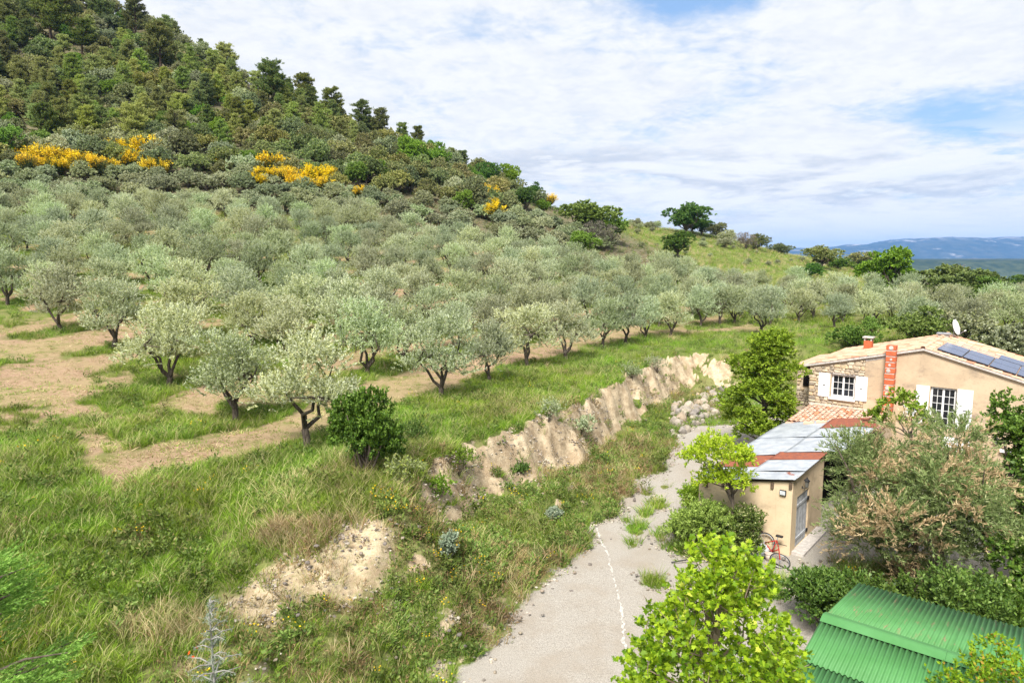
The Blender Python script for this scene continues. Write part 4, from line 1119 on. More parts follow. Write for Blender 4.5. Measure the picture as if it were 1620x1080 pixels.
def olive_parts(seed, n_tw=700, nl=30):
    rg = np.random.default_rng(seed); ch = []; lobes = []
    nst = int(rg.integers(2, 4)); fork = rg.uniform(.4, .8); lean = rg.normal(0, .12, 2)
    base = (lean[0], lean[1], fork)
    ch.append(([(0, 0, -.25), (lean[0] * .3, lean[1] * .3, .1), base], [.19, .135, .12]))
    a0 = rg.uniform(0, 6.28)
    for k in range(nst + 1):
        an = a0 + 6.28 * k / (nst + 1) + rg.normal(0, .25); rr = rg.uniform(.6, 1.05)
        tip = (math.cos(an) * rr, math.sin(an) * rr, rg.uniform(1.9, 2.5))
        mid = wob(rg, base, tip, 4, .06); ch.append((mid, [.09, .07, .058, .042]))
        for q in range(3):
            a2 = an + rg.normal(0, .8); r2 = rg.uniform(.7, 1.45); e = (math.cos(a2) * r2, math.sin(a2) * r2, rg.uniform(1.6, 3.6) - .25 * r2)
            ch.append((wob(rg, tip, e, 3, .08), [.05, .035, .015]))
            lobes.append((e[0], e[1], e[2], rg.uniform(.38, .68), .9)); lobes.append((e[0] * .8 + rg.normal(0, .25), e[1] * .8 + rg.normal(0, .25), e[2] + rg.uniform(.1, .5), rg.uniform(.3, .5), .9))
    for k in range(7):
        an, rr = rg.uniform(0, 6.28), rg.uniform(0, 1.05); lobes.append((math.cos(an) * rr, math.sin(an) * rr, rg.uniform(2.6, 3.7) - .2 * rr, rg.uniform(.5, .8), .85))
    for k in range(9):
        an, rr = rg.uniform(0, 6.28), rg.uniform(.8, 1.55); lobes.append((math.cos(an) * rr, math.sin(an) * rr, rg.uniform(1.25, 2.1), rg.uniform(.4, .6), .8))
    O, D = shell(rg, lobes, n_tw, .4, .75, .35)
    P, dd = twig_leaves(rg, O, D, nl, rg.uniform(.28, .7, n_tw), .5)
    tw = np.clip(np.repeat(np.clip(rg.normal(.42, .22, n_tw), 0, .84), nl) + rg.normal(0, .12, n_tw * nl), 0, 1)
    crown = leaves_mesh('olive_crown', [leaf_set(rg, P, dd, rg.uniform(.08, .14, len(P)), rg.uniform(.034, .05, len(P)), DIAM, tw, flat=.15)], L_OLIVE)
    return limbs_mesh('olive_trunk', ch, B_OLIVE), crown
def round_parts(seed, H=4.5, Wd=4.0, n_tw=520, nl=20, leaf=(.12, .2), wr=.55, mat=None, bark=None, trunk=.25, lob=16, shape=OVAL, flat=.3, splay=.7, lr=(.2, .34), inner=.55, tl=(.15, .4), up=.3, name='tree'):
    rg = np.random.default_rng(seed); ch = []; lobes = []; hb = H * trunk
    ch.append((wob(rg, (0, 0, -.3), (0, 0, hb + .15 * H), 4, .03), [.035 * H, .03 * H, .026 * H, .022 * H]))
    for k in range(lob):
        d = sphere(rg, 1)[0]; q = rg.random() ** .5
        c = np.array([d[0] * Wd * .36 * q * 1.1, d[1] * Wd * .36 * q * 1.1, hb + (H - hb) * (.46 + .36 * d[2] * q)])
        lobes.append((*c, rg.uniform(*lr) * Wd, .85)); ch.append((wob(rg, (0, 0, hb), c, 4, .07), [.016 * H, .012 * H, .008 * H, .004 * H]))
    O, D = shell(rg, lobes, n_tw, inner, up, .5)
    P, dd = twig_leaves(rg, O, D, nl, rg.uniform(*tl, n_tw), splay); P[:, 2] = np.maximum(P[:, 2], .06 * H)
    L = rg.uniform(*leaf, len(P))
    return limbs_mesh(name + '_trunk', ch, bark or B_GREY), leaves_mesh(name + '_crown', [leaf_set(rg, P, dd, L, L * wr, shape, flat=flat)], mat or L_GREEN)
def pine_parts(seed, H=9.0, young=False):
    rg = np.random.default_rng(seed); ch = []; O, D = [], []
    top = rg.normal(0, .04 * H, 2); stem = [(0, 0, -.4), (top[0] * .3, top[1] * .3, H * .4), (top[0] * .8, top[1] * .8, H * .75), (top[0], top[1], H * .97)]
    ch.append((stem, [.026 * H, .02 * H, .012 * H, .004 * H]))
    z = H * (.10 if young else rg.uniform(.22, .36))
    while z < H * .97:
        q = (z / H); R_ = H * (.30 * (1 - q) ** .75 + .03) if young else H * (.30 * (1 - abs(q - .5) * 1.25) ** .8 if q < .95 else .06)
        R_ = max(R_, .05 * H)
        for k in range(int(rg.integers(4, 7))):
            an = rg.uniform(0, 6.28); r = R_ * rg.uniform(.55, 1.1); c0 = np.array([top[0] * q, top[1] * q, z])
            e = c0 + np.array([math.cos(an) * r, math.sin(an) * r, r * (rg.uniform(.25, .6) if young else rg.uniform(.05, .4))])
            if r > .07 * H: ch.append(([tuple(c0), tuple((c0 + e) / 2 - [0, 0, .05 * r]), tuple(e)], [.007 * H, .005 * H, .002 * H]))
            nt = int(10 + 26 * r / (H * .3)); t = rg.uniform(.3, 1.03, nt)[:, None]
            c = c0 + (e - c0) * t + rg.normal(0, .028 * H, (nt, 3)) * np.array([1, 1, .55]); O.append(c)
            D.append(unit((e - c0) / max(r, .1) + np.array([0, 0, .9]) + rg.normal(0, .35, (nt, 3))))
        z += H * rg.uniform(.045, .075)
    O, D = np.vstack(O), np.vstack(D)
    P, dd = twig_leaves(rg, O, D, 18, .04 * H, .75)
    L = rg.uniform(.024, .042, len(P)) * H
    return limbs_mesh('pine_trunk', ch, B_PINE, 6), leaves_mesh('pine_crown', [leaf_set(rg, P, dd, L, L * .27, DIAM)], L_PINE)
def broom_parts(seed):
    rg = np.random.default_rng(seed); n = 420
    an = rg.uniform(0, 6.28, n); rr = rg.random(n) ** .5 * .8; O = np.stack([np.cos(an) * rr * .5, np.sin(an) * rr * .5, rg.uniform(.1, .8, n)], -1)
    D = unit(np.stack([np.cos(an) * rr, np.sin(an) * rr, rg.uniform(.7, 1.3, n)], -1) + rg.normal(0, .15, (n, 3)))
    P, dd = twig_leaves(rg, O, D, 10, rg.uniform(.6, 1.2, n), .25)
    st = leaves_mesh('broom_stems', [leaf_set(rg, P, dd, rg.uniform(.2, .4, len(P)), .03, DIAM)], L_BROOM)
    top = O + D * rg.uniform(.6, 1.35, n)[:, None]; cl = sphere(rg, 4) * np.array([.8, .8, .3]) + np.array([0, 0, 1.0])
    keep = (vnoise(top[:, 0] * 2.3 + seed, top[:, 1] * 2.3 + top[:, 2], seed) > .52)
    P, dd = twig_leaves(rg, top[keep] - D[keep] * .25, D[keep], 15, .5, 1.0)
    fl = leaves_mesh('broom_flowers', [leaf_set(rg, P + rg.normal(0, .06, P.shape), dd, rg.uniform(.07, .13, len(P)), rg.uniform(.06, .10, len(P)), DIAM)], L_BFLOW)
    return st, fl
def plant(name, parts, loc, rz, sc, label, cat, group=None):
    e = empty(name, loc, rz, sc); tag(e, label, cat, group)
    for pn, me, mat in parts: link(pn, me, e, mat)
    return e
V_OLIVE = [olive_parts(100 + i) for i in range(7)]
V_PINE = [pine_parts(200 + i) for i in range(4)]
V_YPINE = [pine_parts(220 + i, 6.0, True) for i in range(3)]
V_OAK = [round_parts(240 + i, 3.6, 4.4, 520, 22, (.14, .26), .6, L_OAK, B_GREY, .08, 18, DIAM, .25, .8, (.16, .28), name='oak') for i in range(4)]
V_TREE = [round_parts(260 + i, 6.0, 5.4, 720, 22, (.16, .30), .62, L_GREEN, B_GREY, .16, 20, OVAL, .3, .8, (.15, .25), name='broadleaf') for i in range(4)]
V_BROOM = [broom_parts(280 + i) for i in range(3)]
V_WISP = [round_parts(290 + i, 3.0, 3.2, 330, 12, (.16, .34), .13, L_GREY, B_GREY, .1, 12, DIAM, .0, .4, (.2, .3), up=.8, name='thicket') for i in range(2)]

rng = np.random.default_rng(77); pick = lambda A: A[int(rng.integers(len(A)))]
# --- olives seen one by one along the orchard's edge
EDGE_LABEL = ['olive tree at the left margin above the mown grass', 'olive tree with a forked dark trunk near the left margin', 'leaning olive tree second from the left on the mown edge',
    'dark-trunked broad olive tree above the first grass island', 'low spreading olive tree on a bright grass island in the mown loop', 'nearest olive tree, at the corner of the terrace above the round shrub',
    'olive tree with a single dark trunk on tan mown ground behind the edge row', 'olive tree on the terrace edge directly above the clay bank', 'small slanting olive tree in the edge row, between two taller ones',
    'olive tree with a pale V-shaped trunk in the edge row', 'olive tree in the edge row with two dark upright stems', 'stout-trunked olive tree in the edge row above the clay bank', 'slim-trunked olive tree beyond the stout one in the edge row',
    'low many-stemmed olive tree at the bend of the track', 'far olive tree ending the edge row beside the mown bend', 'leftmost of three small olives on the far grass island', 'middle of three small olives on the far grass island',
    'rightmost of three small olives on the far grass island', 'olive tree showing its trunk inside the orchard at far left', 'silvery olive tree behind the walnut by the house']
for i, ((px, py, h), q) in enumerate(zip(EDGE_OLIVES, EDGE_POS)):
    t, c = V_OLIVE[i % 7]; s = h / 4.15
    plant('olive_tree', [('trunk', t, None), ('crown', c, None)], (q[0], q[1], q[2] - .05), float(rng.uniform(0, 6.28)), (s * 1.06, s * 1.06, s * .97), EDGE_LABEL[i], 'olive tree', 'olive trees of the terrace')
for q in OLIVES:
    t, c = pick(V_OLIVE); s = float(rng.uniform(.8, 1.12)); u, v, f = project(q)
    right = u > 1330
    plant('olive_tree', [('trunk', t, None), ('crown', c, L_OLIVED if (right and rng.random() < .35) else None)], (q[0], q[1], q[2] - .05), float(rng.uniform(0, 6.28)), (s * 1.1, s * 1.1, s),
          'silvery olive tree on the slope behind the house roof' if right else 'silvery olive tree in the closed middle of the orchard', 'olive tree', 'olive trees behind the house' if right else 'olive trees massed in the orchard')
# --- grey shrubs between the orchard and the hillside
def line_px(a, b): return ground_at(a, b)
def scatter_px(n, poly, mind, seed, taken):
    rg = np.random.default_rng(seed); xs = [p[0] for p in poly]; ys = [p[1] for p in poly]; out = []; tries = 0
    while len(out) < n and tries < n * 30:
        tries += 1; px, py = rg.uniform(min(xs), max(xs)), rg.uniform(min(ys), max(ys))
        if not inpoly(np.array([px]), np.array([py]), poly)[0]: continue
        g = ground_at(px, py)
        if g[1] > 400: continue
        if any(np.hypot(*(g[:2] - q[:2])) < mind for q in out) or any(np.hypot(*(g[:2] - q[:2])) < mind * .7 for q in taken): continue
        out.append(g)
    return out
TAKEN = []
BAND = [(-60, 290), (0, 285), (200, 280), (480, 300), (640, 325), (820, 345), (960, 375), (1000, 400), (880, 400), (650, 370), (450, 342), (200, 328), (-60, 335)]
for q in scatter_px(95, BAND, 3.0, 5, TAKEN):
    t, c = pick(V_OAK); s = float(rng.uniform(.75, 1.15)); TAKEN.append(q)
    plant('grey_shrub', [('stem', t, None), ('crown', c, L_OLIVED)], (q[0], q[1], q[2] - .1), float(rng.uniform(0, 6.28)), (s, s, s * .85), 'grey-green rounded shrub in the belt above the orchard', 'shrub', 'grey shrubs above the orchard')
BROOM = [(75, 272, 2.4), (150, 285, 2.2), (232, 262, 2.7), (246, 285, 2.0), (48, 278, 1.8), (110, 268, 1.8), (188, 252, 1.9), (430, 285, 2.6), (452, 298, 2.1), (500, 300, 2.4), (523, 295, 1.9), (486, 312, 1.8), (405, 302, 1.6), (640, 295, 1.7), (610, 300, 1.4),
         (770, 325, 2.2), (782, 352, 2.0), (868, 330, 1.8), (1003, 352, 1.3), (350, 268, 1.5), (570, 318, 1.3), (30, 262, 1.4), (130, 278, 2.0), (92, 280, 1.7), (215, 272, 2.0), (172, 280, 1.6), (420, 295, 1.8), (470, 305, 1.7), (512, 308, 1.7), (775, 338, 1.6)]
BL = {12: 'low yellow broom just left of the large broom clump', 2: 'tallest bright yellow broom bush on the left hillside', 18: 'tiny yellow broom dot on the far grassy slope', 16: 'yellow broom bush right behind the last grey shrubs', 17: 'yellow broom bush on the skyline left of the round tree', 15: 'yellow broom bush below the skyline oaks'}
for i, (px, py, w) in enumerate(BROOM):
    q = line_px(px, py); a, b = V_BROOM[i % 3]; s = w / 1.3
    plant('broom_bush', [('stems', a, None), ('flowers', b, None)], (q[0], q[1], q[2] + .45), float(rng.uniform(0, 6.28)), (s * 1.15, s * 1.15, s), BL.get(i, 'flowering yellow broom bush at the foot of the wooded hillside'), 'broom', 'broom bushes in flower'); TAKEN.append(q)
# --- pines that stand out, then the woods between them
PINES = [(255, 118, 12, 'tall dark pine on the shoulder of the hill'), (437, 182, 12.5, 'tall dark pine standing up from the skyline'), (480, 178, 9.5, 'layered pine just right of the tall skyline pine'), (525, 200, 9, 'pine on the skyline where the hill starts to fall'),
         (572, 215, 8.5, 'rounded dark pine on the falling skyline'), (600, 222, 7.5, 'smaller pine crowding the rounded skyline pine'), (637, 232, 6, 'narrow pine tip on the skyline, left of a twin pair'), (659, 234, 6.2, 'last upright pine at the right end of the pine wood'),
         (712, 266, 5, 'small pointed pine above the green oaks, left of its twin'), (730, 270, 5, 'small pointed pine above the green oaks, right of its twin'), (80, 70, 13, 'very tall dark pine at the upper left'), (95, 40, 13, 'brownish pine cut by the top edge of the picture'),
         (215, 60, 10, 'spreading pine at the top of the hill'), (160, 45, 10, 'broad pine below the hilltop')]
for px, py, h, lab in PINES:
    q = line_px(px, py) if True else None
    if q[1] > 400: q = at(px, py, 196)
    t, c = pick(V_PINE); s = h / 9
    plant('pine_tree', [('trunk', t, None), ('crown', c, None)], (q[0], q[1], q[2] - .3), float(rng.uniform(0, 6.28)), s, lab, 'pine'); TAKEN.append(q)
YP = [(118, 145, 8), (170, 130, 7.5), (205, 120, 8), (270, 190, 8), (130, 165, 6), (350, 150, 7), (330, 160, 7), (375, 165, 7), (60, 190, 6.5), (35, 180, 6.5), (465, 210, 6.5), (300, 135, 7), (395, 205, 6), (540, 235, 6), (262, 150, 6), (20, 75, 7), (420, 225, 5)]
HILL = [(-60, 285), (0, 280), (200, 275), (480, 298), (640, 322), (800, 340), (870, 345), (850, 322), (760, 280), (670, 240), (560, 203), (440, 155), (350, 105), (270, 62), (180, 20), (140, -40), (-60, -60)]
for px, py, h in YP:
    q = line_px(px, py); t, c = pick(V_YPINE); s = h / 6
    plant('young_pine', [('trunk', t, None), ('crown', c, L_PINEY)], (q[0], q[1], q[2] - .2), float(rng.uniform(0, 6.28)), (s * 1.15, s * 1.15, s), 'yellow-green bushy young pine among the darker hillside scrub', 'pine', 'young pines on the hillside'); TAKEN.append(q)
SPECIAL = [(178, 160, 4.0, 'vivid light green bush among the dark pines', L_BRIGHT), (345, 225, 4.5, 'light green tree in front of the flowering oak', L_BRIGHT), (15, 260, 5.5, 'fresh green tree at the left margin below the hill', L_GREEN), (435, 245, 5.0, 'pale flowering evergreen oak above the broom', L_OAKF),
           (390, 235, 4.0, 'lower flowering oak beside the pale one', L_OAKF), (650, 270, 6.5, 'broad green oak below the last pines', L_GREEN), (690, 275, 6, 'green oak right of the broad one', L_GREEN), (715, 300, 4.2, 'tan flowering round bush on the slope', L_OAKF),
           (735, 340, 4.0, 'vivid green bush below the tan round one', L_BRIGHT), (770, 300, 5.5, 'dark oak at the edge of the wood', L_DEEP), (805, 300, 6, 'loose green oak on the falling skyline', L_GREEN), (832, 335, 4.6, 'dark green oak just below the skyline', L_DEEP),
           (845, 315, 4, 'small oak where the wood ends on the skyline', L_DEEP), (565, 300, 4.5, 'light green sapling thicket beside the broom', L_GREEN), (600, 290, 4, 'fresh green bush behind the thicket', L_BRIGHT), (320, 200, 4, 'green broadleaf tree among young pines', L_GREEN)]
for px, py, h, lab, mt in SPECIAL:
    q = line_px(px, py); q = q if q[1] < 400 else at(px, py, 180)
    t, c = pick(V_TREE) if mt is not L_OAKF else pick(V_OAK); s = 1.18 * h / (6.0 if mt is not L_OAKF else 3.6)
    plant('oak_tree' if mt in (L_OAKF, L_DEEP) else 'broadleaf_tree', [('trunk', t, None), ('crown', c, mt)], (q[0], q[1], q[2] - .2), float(rng.uniform(0, 6.28)), s, lab, 'tree'); TAKEN.append(q)
for q in scatter_px(360, HILL, 3.0, 9, TAKEN):
    u, v, f = project(q); r = rng.random(); nz = vnoise(np.array([q[0] * .05]), np.array([q[1] * .05]), 3)[0]; TAKEN.append(q)
    hi_ = v < 240
    if hi_ and r < .46 + .3 * (nz - .5):
        t, c = pick(V_YPINE) if rng.random() < .75 else pick(V_PINE); s = float(rng.uniform(.8, 1.3)); s = s * .78 if t in [q_[0] for q_ in V_PINE] else s
        plant('pine_tree', [('trunk', t, None), ('crown', c, L_PINEY if rng.random() < .6 else L_PINE)], (q[0], q[1], q[2] - .2), float(rng.uniform(0, 6.28)), (s * 1.1, s * 1.1, s), 'middling pine in the mixed hillside wood', 'pine', 'pines of the hillside wood')
    elif r < .93:
        t, c = pick(V_OAK); s = float(rng.uniform(1.0, 1.55)); mt = L_OAKF if rng.random() < .28 else (L_OAK if rng.random() < .75 else L_OLIVED)
        plant('evergreen_oak', [('trunk', t, None), ('crown', c, mt)], (q[0], q[1], q[2] - .15), float(rng.uniform(0, 6.28)), s, 'rounded evergreen oak bush in the hillside scrub', 'oak', 'evergreen oaks on the hillside')
    else:
        t, c = pick(V_TREE); s = float(rng.uniform(.55, .85))
        plant('broadleaf_tree', [('trunk', t, None), ('crown', c, L_GREEN)], (q[0], q[1], q[2] - .15), float(rng.uniform(0, 6.28)), s, 'small fresh green tree scattered in the hillside scrub', 'tree', 'broadleaf trees on the hillside')
# --- trees on the open slope, the ridge and behind the house
FAR = [(930, 374, 7.2, 9.5, 'large spreading green tree at the end of the wood', L_GREEN, 'T'), (965, 385, 6, 6, 'green tree joined to the right of the large spreading one', L_GREEN, 'T'), (950, 395, 4.5, 6, 'grey leafless thicket below the large spreading tree', L_GREY, 'W'), (918, 405, 4.2, 4.5, 'olive-green bush at the foot of the grey thicket', L_GREEN, 'T'),
       (1085, 372, 8.5, 9.5, 'large round dark green tree on the grassy slope', L_DEEP, 'T'), (1095, 368, 5, 6, 'lower lobe tree in front of the large round tree', L_GREEN, 'T'), (1072, 406, 5, 5.5, 'round green bush below the large round tree', L_DEEP, 'T'), (1110, 372, 5, 5.5, 'dark tree behind the large round tree, to its right', L_DEEP, 'T'),
       (1135, 378, 4.2, 5, 'small tree on the skyline right of the large round tree', L_OAK, 'T'), (1152, 385, 3.0, 4.0, 'pale shrub on the open slope, left of a second pale shrub', L_OLIVED, 'O'), (1147, 392, 2.6, 3.4, 'pale shrub lower on the open slope', L_OLIVED, 'O'), (1180, 395, 3.8, 4.5, 'brown-grey bush on the skyline', L_GREY, 'W'), (1195, 395, 3.6, 5, 'dark bush right of the brown-grey one', L_OAK, 'O'),
       (1235, 402, 3.2, 5, 'low dark bush where the ridge flattens', L_OAK, 'O'), (1112, 390, 1.6, 2, 'tiny grey bush alone on the grass', L_OLIVED, 'O'), (1300, 424, 6.0, 7.5, 'tree standing over the stone hut', L_OAK, 'T'), (1325, 426, 3.6, 6, 'low tree right of the stone hut', L_DEEP, 'O'), (1365, 428, 5.2, 8.5, 'spreading umbrella-shaped tree on the ridge end', L_OAK, 'T'), (1375, 434, 4, 4.5, 'dark small tree under the umbrella-shaped one', L_DEEP, 'T'),
       (1280, 440, 2.8, 5.0, 'low dark green bush on the grass right of the orchard', L_DEEP, 'O'), (1410, 474, 7.8, 6.6, 'large round green tree beyond the orchard', L_GREEN, 'T'), (1440, 470, 3.4, 5, 'bush behind the large round tree beyond the orchard', L_DEEP, 'O'),
       (1492, 482, 6.2, 8.5, 'broad light green tree in the background copse', L_SOFT, 'T'), (1525, 492, 5.6, 7.5, 'middle green tree of the background copse', L_SOFT, 'T'), (1508, 478, 6.2, 6, 'grey twiggy tree behind the copse', L_GREY, 'W'), (1548, 498, 5, 6, 'darker green tree at the right of the copse', L_DEEP, 'T'),
       (1582, 470, 4.5, 6, 'small green tree at the right margin', L_GREEN, 'T'), (1612, 466, 5.5, 8, 'dark evergreen at the right margin', L_DEEP, 'T'), (1555, 466, 3.6, 6, 'dark bush line on the far slope', L_OAK, 'O'), (1450, 552, 3.8, 4.4, 'loose olive-green tree right behind the house', L_SOFT, 'T'), (1352, 552, 2.2, 3.0, 'round dark green shrub behind the house', L_DEEP, 'O'), (1378, 530, 1.7, 1.7, 'small clipped round green bush behind the shrub', L_GREEN, 'O'),
       (1520, 545, 3.4, 4.2, 'grey-green olive bush behind the satellite dish', L_OLIVED, 'O'), (1590, 570, 3.6, 4.6, 'grey-green bush at the right margin behind the roof', L_OLIVED, 'O')]
for px, py, h, w, lab, mt, kd in FAR:
    q = line_px(px, py); q = q if q[1] < 400 else at(px, py, 190)
    t, c = pick({'T': V_TREE, 'W': V_WISP, 'O': V_OAK}[kd]); hh, ww = {'T': (6.0, 5.4), 'W': (3.0, 3.2), 'O': (3.6, 4.4)}[kd]
    plant('broadleaf_tree' if kd == 'T' else 'shrub', [('trunk', t, None), ('crown', c, mt)], (q[0], q[1], q[2] - .15), float(rng.uniform(0, 6.28)), (w / ww * 1.25, w / ww * 1.25, h / hh * 1.08), lab, 'tree' if kd == 'T' else 'shrub')
for q in scatter_px(26, [(985, 352), (1060, 352), (1180, 392), (1250, 408), (1390, 428), (1430, 455), (1300, 440), (1100, 412), (1000, 395)], 6, 31, TAKEN):
    t, c = pick(V_OAK); s = float(rng.uniform(.18, .42))
    plant('shrub', [('stem', t, None), ('crown', c, L_OLIVED)], (q[0], q[1], q[2] - .05), 0, s, 'little grey bush dotted on the open grassy slope', 'shrub', 'little bushes on the open slope')
for q in scatter_px(22, [(985, 352), (1045, 348), (1060, 362), (1000, 362)], 2.2, 32, []):
    t, c = pick(V_OAK); s = float(rng.uniform(.4, .6))
    plant('shrub', [('stem', t, None), ('crown', c, L_OLIVED)], (q[0], q[1], q[2] - .05), 0, s, 'low grey bush in the row along the far skyline', 'shrub', 'grey bush row on the far skyline')

# --- garden trees near the camera
def round_shrub():
    q = ground_at(582, 752)
    t, c = round_parts(301, 3.3, 3.3, 1300, 24, (.08, .15), .62, L_DEEP, B_GREY, .06, 20, OVAL, .3, .8, (.17, .27), name='shrub')
    plant('round_shrub', [('stem', t, None), ('crown', c, None)], (q[0], q[1], q[2] - .2), .4, (.82, .82, 1.05), 'dense dark green round shrub below the nearest olive tree', 'shrub')
round_shrub()
def walnut():
    p = hw(-5.1, 11.7); z = tz(p[0], p[1])
    rg = np.random.default_rng(302); lobes = []; ch = [([(0, 0, -.3), (.05, 0, 1.2), (.0, .1, 3.2), (.1, 0, 5.6)], [.16, .13, .09, .03])]
    for zz, r in ((1.2, .9), (1.8, 1.45), (2.5, 1.6), (3.2, 1.55), (3.9, 1.3), (4.6, 1.0), (5.3, .75), (5.9, .4)):
        for k in range(6):
            an = rg.uniform(0, 6.28); q = r * rg.uniform(.35, .95); e = (math.cos(an) * q, math.sin(an) * q, zz + rg.normal(0, .25)); lobes.append((*e, rg.uniform(.32, .6), .75))
            ch.append((wob(rg, (0, .05, zz - .5), e, 3, .06), [.045, .03, .012]))
    O, D = shell(rg, lobes, 2200, .3, .35, .5); P, dd = twig_leaves(rg, O, D, 22, rg.uniform(.15, .38, 2200), .7)
    L = rg.uniform(.09, .17, len(P))
    c = leaves_mesh('walnut_crown', [leaf_set(rg, P, dd, L, L * .5, OVAL, flat=.35)], leaf_mat('walnut_leaf', (.13, .21, .016), (.28, .385, .036), (.38, .46, .06), None, .38, .05))
    plant('walnut_tree', [('trunk', limbs_mesh('walnut_trunk', ch, B_GREY), None), ('crown', c, None)], (p[0], p[1], z), .3, (1.32, 1.32, 1.0), 'tall leafy green tree against the stone corner of the house', 'tree')
walnut()
def plane_tree():
    g = np.array([3.05, 9.5]); z = tz(*g); rg = np.random.default_rng(303)
    top = 6.35; ch = [([(0, 0, -.3), (.03, .02, 2.0), (-.02, .05, 4.2), (.0, 0, top - .5)], [.15, .12, .08, .02])]; lobes = []
    for k in range(84):
        zz = rg.uniform(2.0, top - .1); r = 1.55 * min(1.0, (top + .05 - zz) / 2.6) ** .75; an = rg.uniform(0, 6.28); q = r * rg.uniform(.25, 1) ** .7
        e = (math.cos(an) * q, math.sin(an) * q, zz); lobes.append((*e, rg.uniform(.26, .5), .8)); ch.append((wob(rg, (0, 0, zz - .55 - .25 * q), e, 4, .05), [.03, .022, .016, .007]))
    O, D = shell(rg, lobes, 2800, .2, .5, .45); P, dd = twig_leaves(rg, O, D, 9, rg.uniform(.12, .34, 2800), .8)
    for o in range(260): ch.append(([tuple(O[o] - D[o] * .25), tuple(O[o] + D[o] * .25)], [.009, .004]))
    L = rg.uniform(.04, .098, len(P)); tint = np.clip(rg.random(len(P)) * .75 + .25 * (P[:, 2] > 5.2) * rg.random(len(P)), 0, 1)
    c = leaves_mesh('plane_crown', [leaf_set(rg, P, dd, L, L * 1.05, LOBED, tint, .45, .12)], leaf_mat('plane_leaf', (.10, .215, .010), (.37, .52, .03), (.60, .66, .10), None, .42, .03, .45, .35))
    plant('plane_tree', [('trunk', limbs_mesh('plane_trunk', ch, m_bark('plane_bark', (.16, .12, .08), (.28, .22, .16))), None), ('crown', c, None)], (g[0], g[1], z), 0, 1.0, 'bright yellow-green young plane tree rising in the foreground', 'tree')
plane_tree()
def japanese_maple():
    g = np.array([8.2, 9.7]); z = tz(*g); rg = np.random.default_rng(304); lobes = []; ch = [([(0, 0, -.3), (0, .05, 1.6), (.1, 0, 3.0)], [.11, .09, .06])]
    for k in range(60):
        an = rg.uniform(0, 6.28); q = 1.95 * rg.random() ** .5; zz = 4.0 - .28 * q * q * rg.uniform(.4, 1) - rg.random() * 1.0; e = (math.cos(an) * q, math.sin(an) * q, zz)
        lobes.append((*e, rg.uniform(.25, .42), .45)); ch.append((wob(rg, (.1, 0, 2.6), e, 4, .06), [.035, .024, .016, .006]))
    O, D = shell(rg, lobes, 1700, .3, .4, .5); P, dd = twig_leaves(rg, O, D, 12, rg.uniform(.08, .2, 1700), .9)
    L = rg.uniform(.05, .085, len(P))
    c = leaves_mesh('maple_crown', [leaf_set(rg, P, dd, L, L * .62, DIAM, None, .45)], leaf_mat('maple_leaf', (.09, .20, .008), (.25, .39, .018), (.42, .26, .04), None, .36, .03))
    plant('maple_tree', [('trunk', limbs_mesh('maple_trunk', ch, B_GREY), None), ('crown', c, None)], (g[0], g[1], z), 0, 1.0, 'fine-leaved green tree with reddish tips beside the green roof', 'tree')
japanese_maple()
def sapling():
    g = np.array([5.5, 19.4]); q = atz(1157, 875, 0.0); g = q[:2]; z = tz(*g); rg = np.random.default_rng(305); lobes = []
    ch = [([(0, 0, -.2), (.0, 0, 1.0), (-.03, 0, 2.0), (-.1, 0, 2.6)], [.075, .06, .055, .04])]
    for k in range(9):
        an = 6.28 * k / 9 + rg.normal(0, .3); q = rg.uniform(.45, 1.15); e = (math.cos(an) * q - .35, math.sin(an) * q * .8, rg.uniform(2.9, 3.9)); ch.append((wob(rg, (-.05, 0, rg.uniform(1.7, 2.5)), e, 5, .05), [.035, .028, .02, .014, .006]))
        for j in range(2): lobes.append((e[0] + rg.normal(0, .2), e[1] + rg.normal(0, .2), e[2] + rg.normal(0, .15), rg.uniform(.22, .4), .5))
    lobes += [(-.9, -.2, 3.0, .42, .6), (-.5, .2, 2.8, .4, .6), (.1, -.2, 3.0, .4, .6), (-1.1, .1, 2.6, .35, .6), (.45, -.1, 2.35, .25, .6), (-1.35, .3, 3.6, .38, .5), (-1.0, .2, 4.0, .3, .5)]; ch.append((wob(rg, (-.05, 0, 2.4), (-1.35, .3, 3.6), 4, .04), [.025, .02, .015, .006]))
    O, D = shell(rg, lobes, 800, .3, .25, .6); P, dd = twig_leaves(rg, O, D, 18, rg.uniform(.12, .3, 800), .8); L = rg.uniform(.06, .11, len(P))
    c = leaves_mesh('sapling_crown', [leaf_set(rg, P, dd, L, L * .55, OVAL, None, .4)], leaf_mat('sapling_leaf', (.22, .36, .012), (.44, .56, .03), (.54, .60, .1), None, .42, .03))
    plant('locust_sapling', [('trunk', limbs_mesh('sapling_trunk', ch, B_GREY), None), ('crown', c, None)], (g[0], g[1], z), 0, 1.0, 'slender yellow-green sapling in front of the tin-roofed outbuilding', 'tree')
sapling()
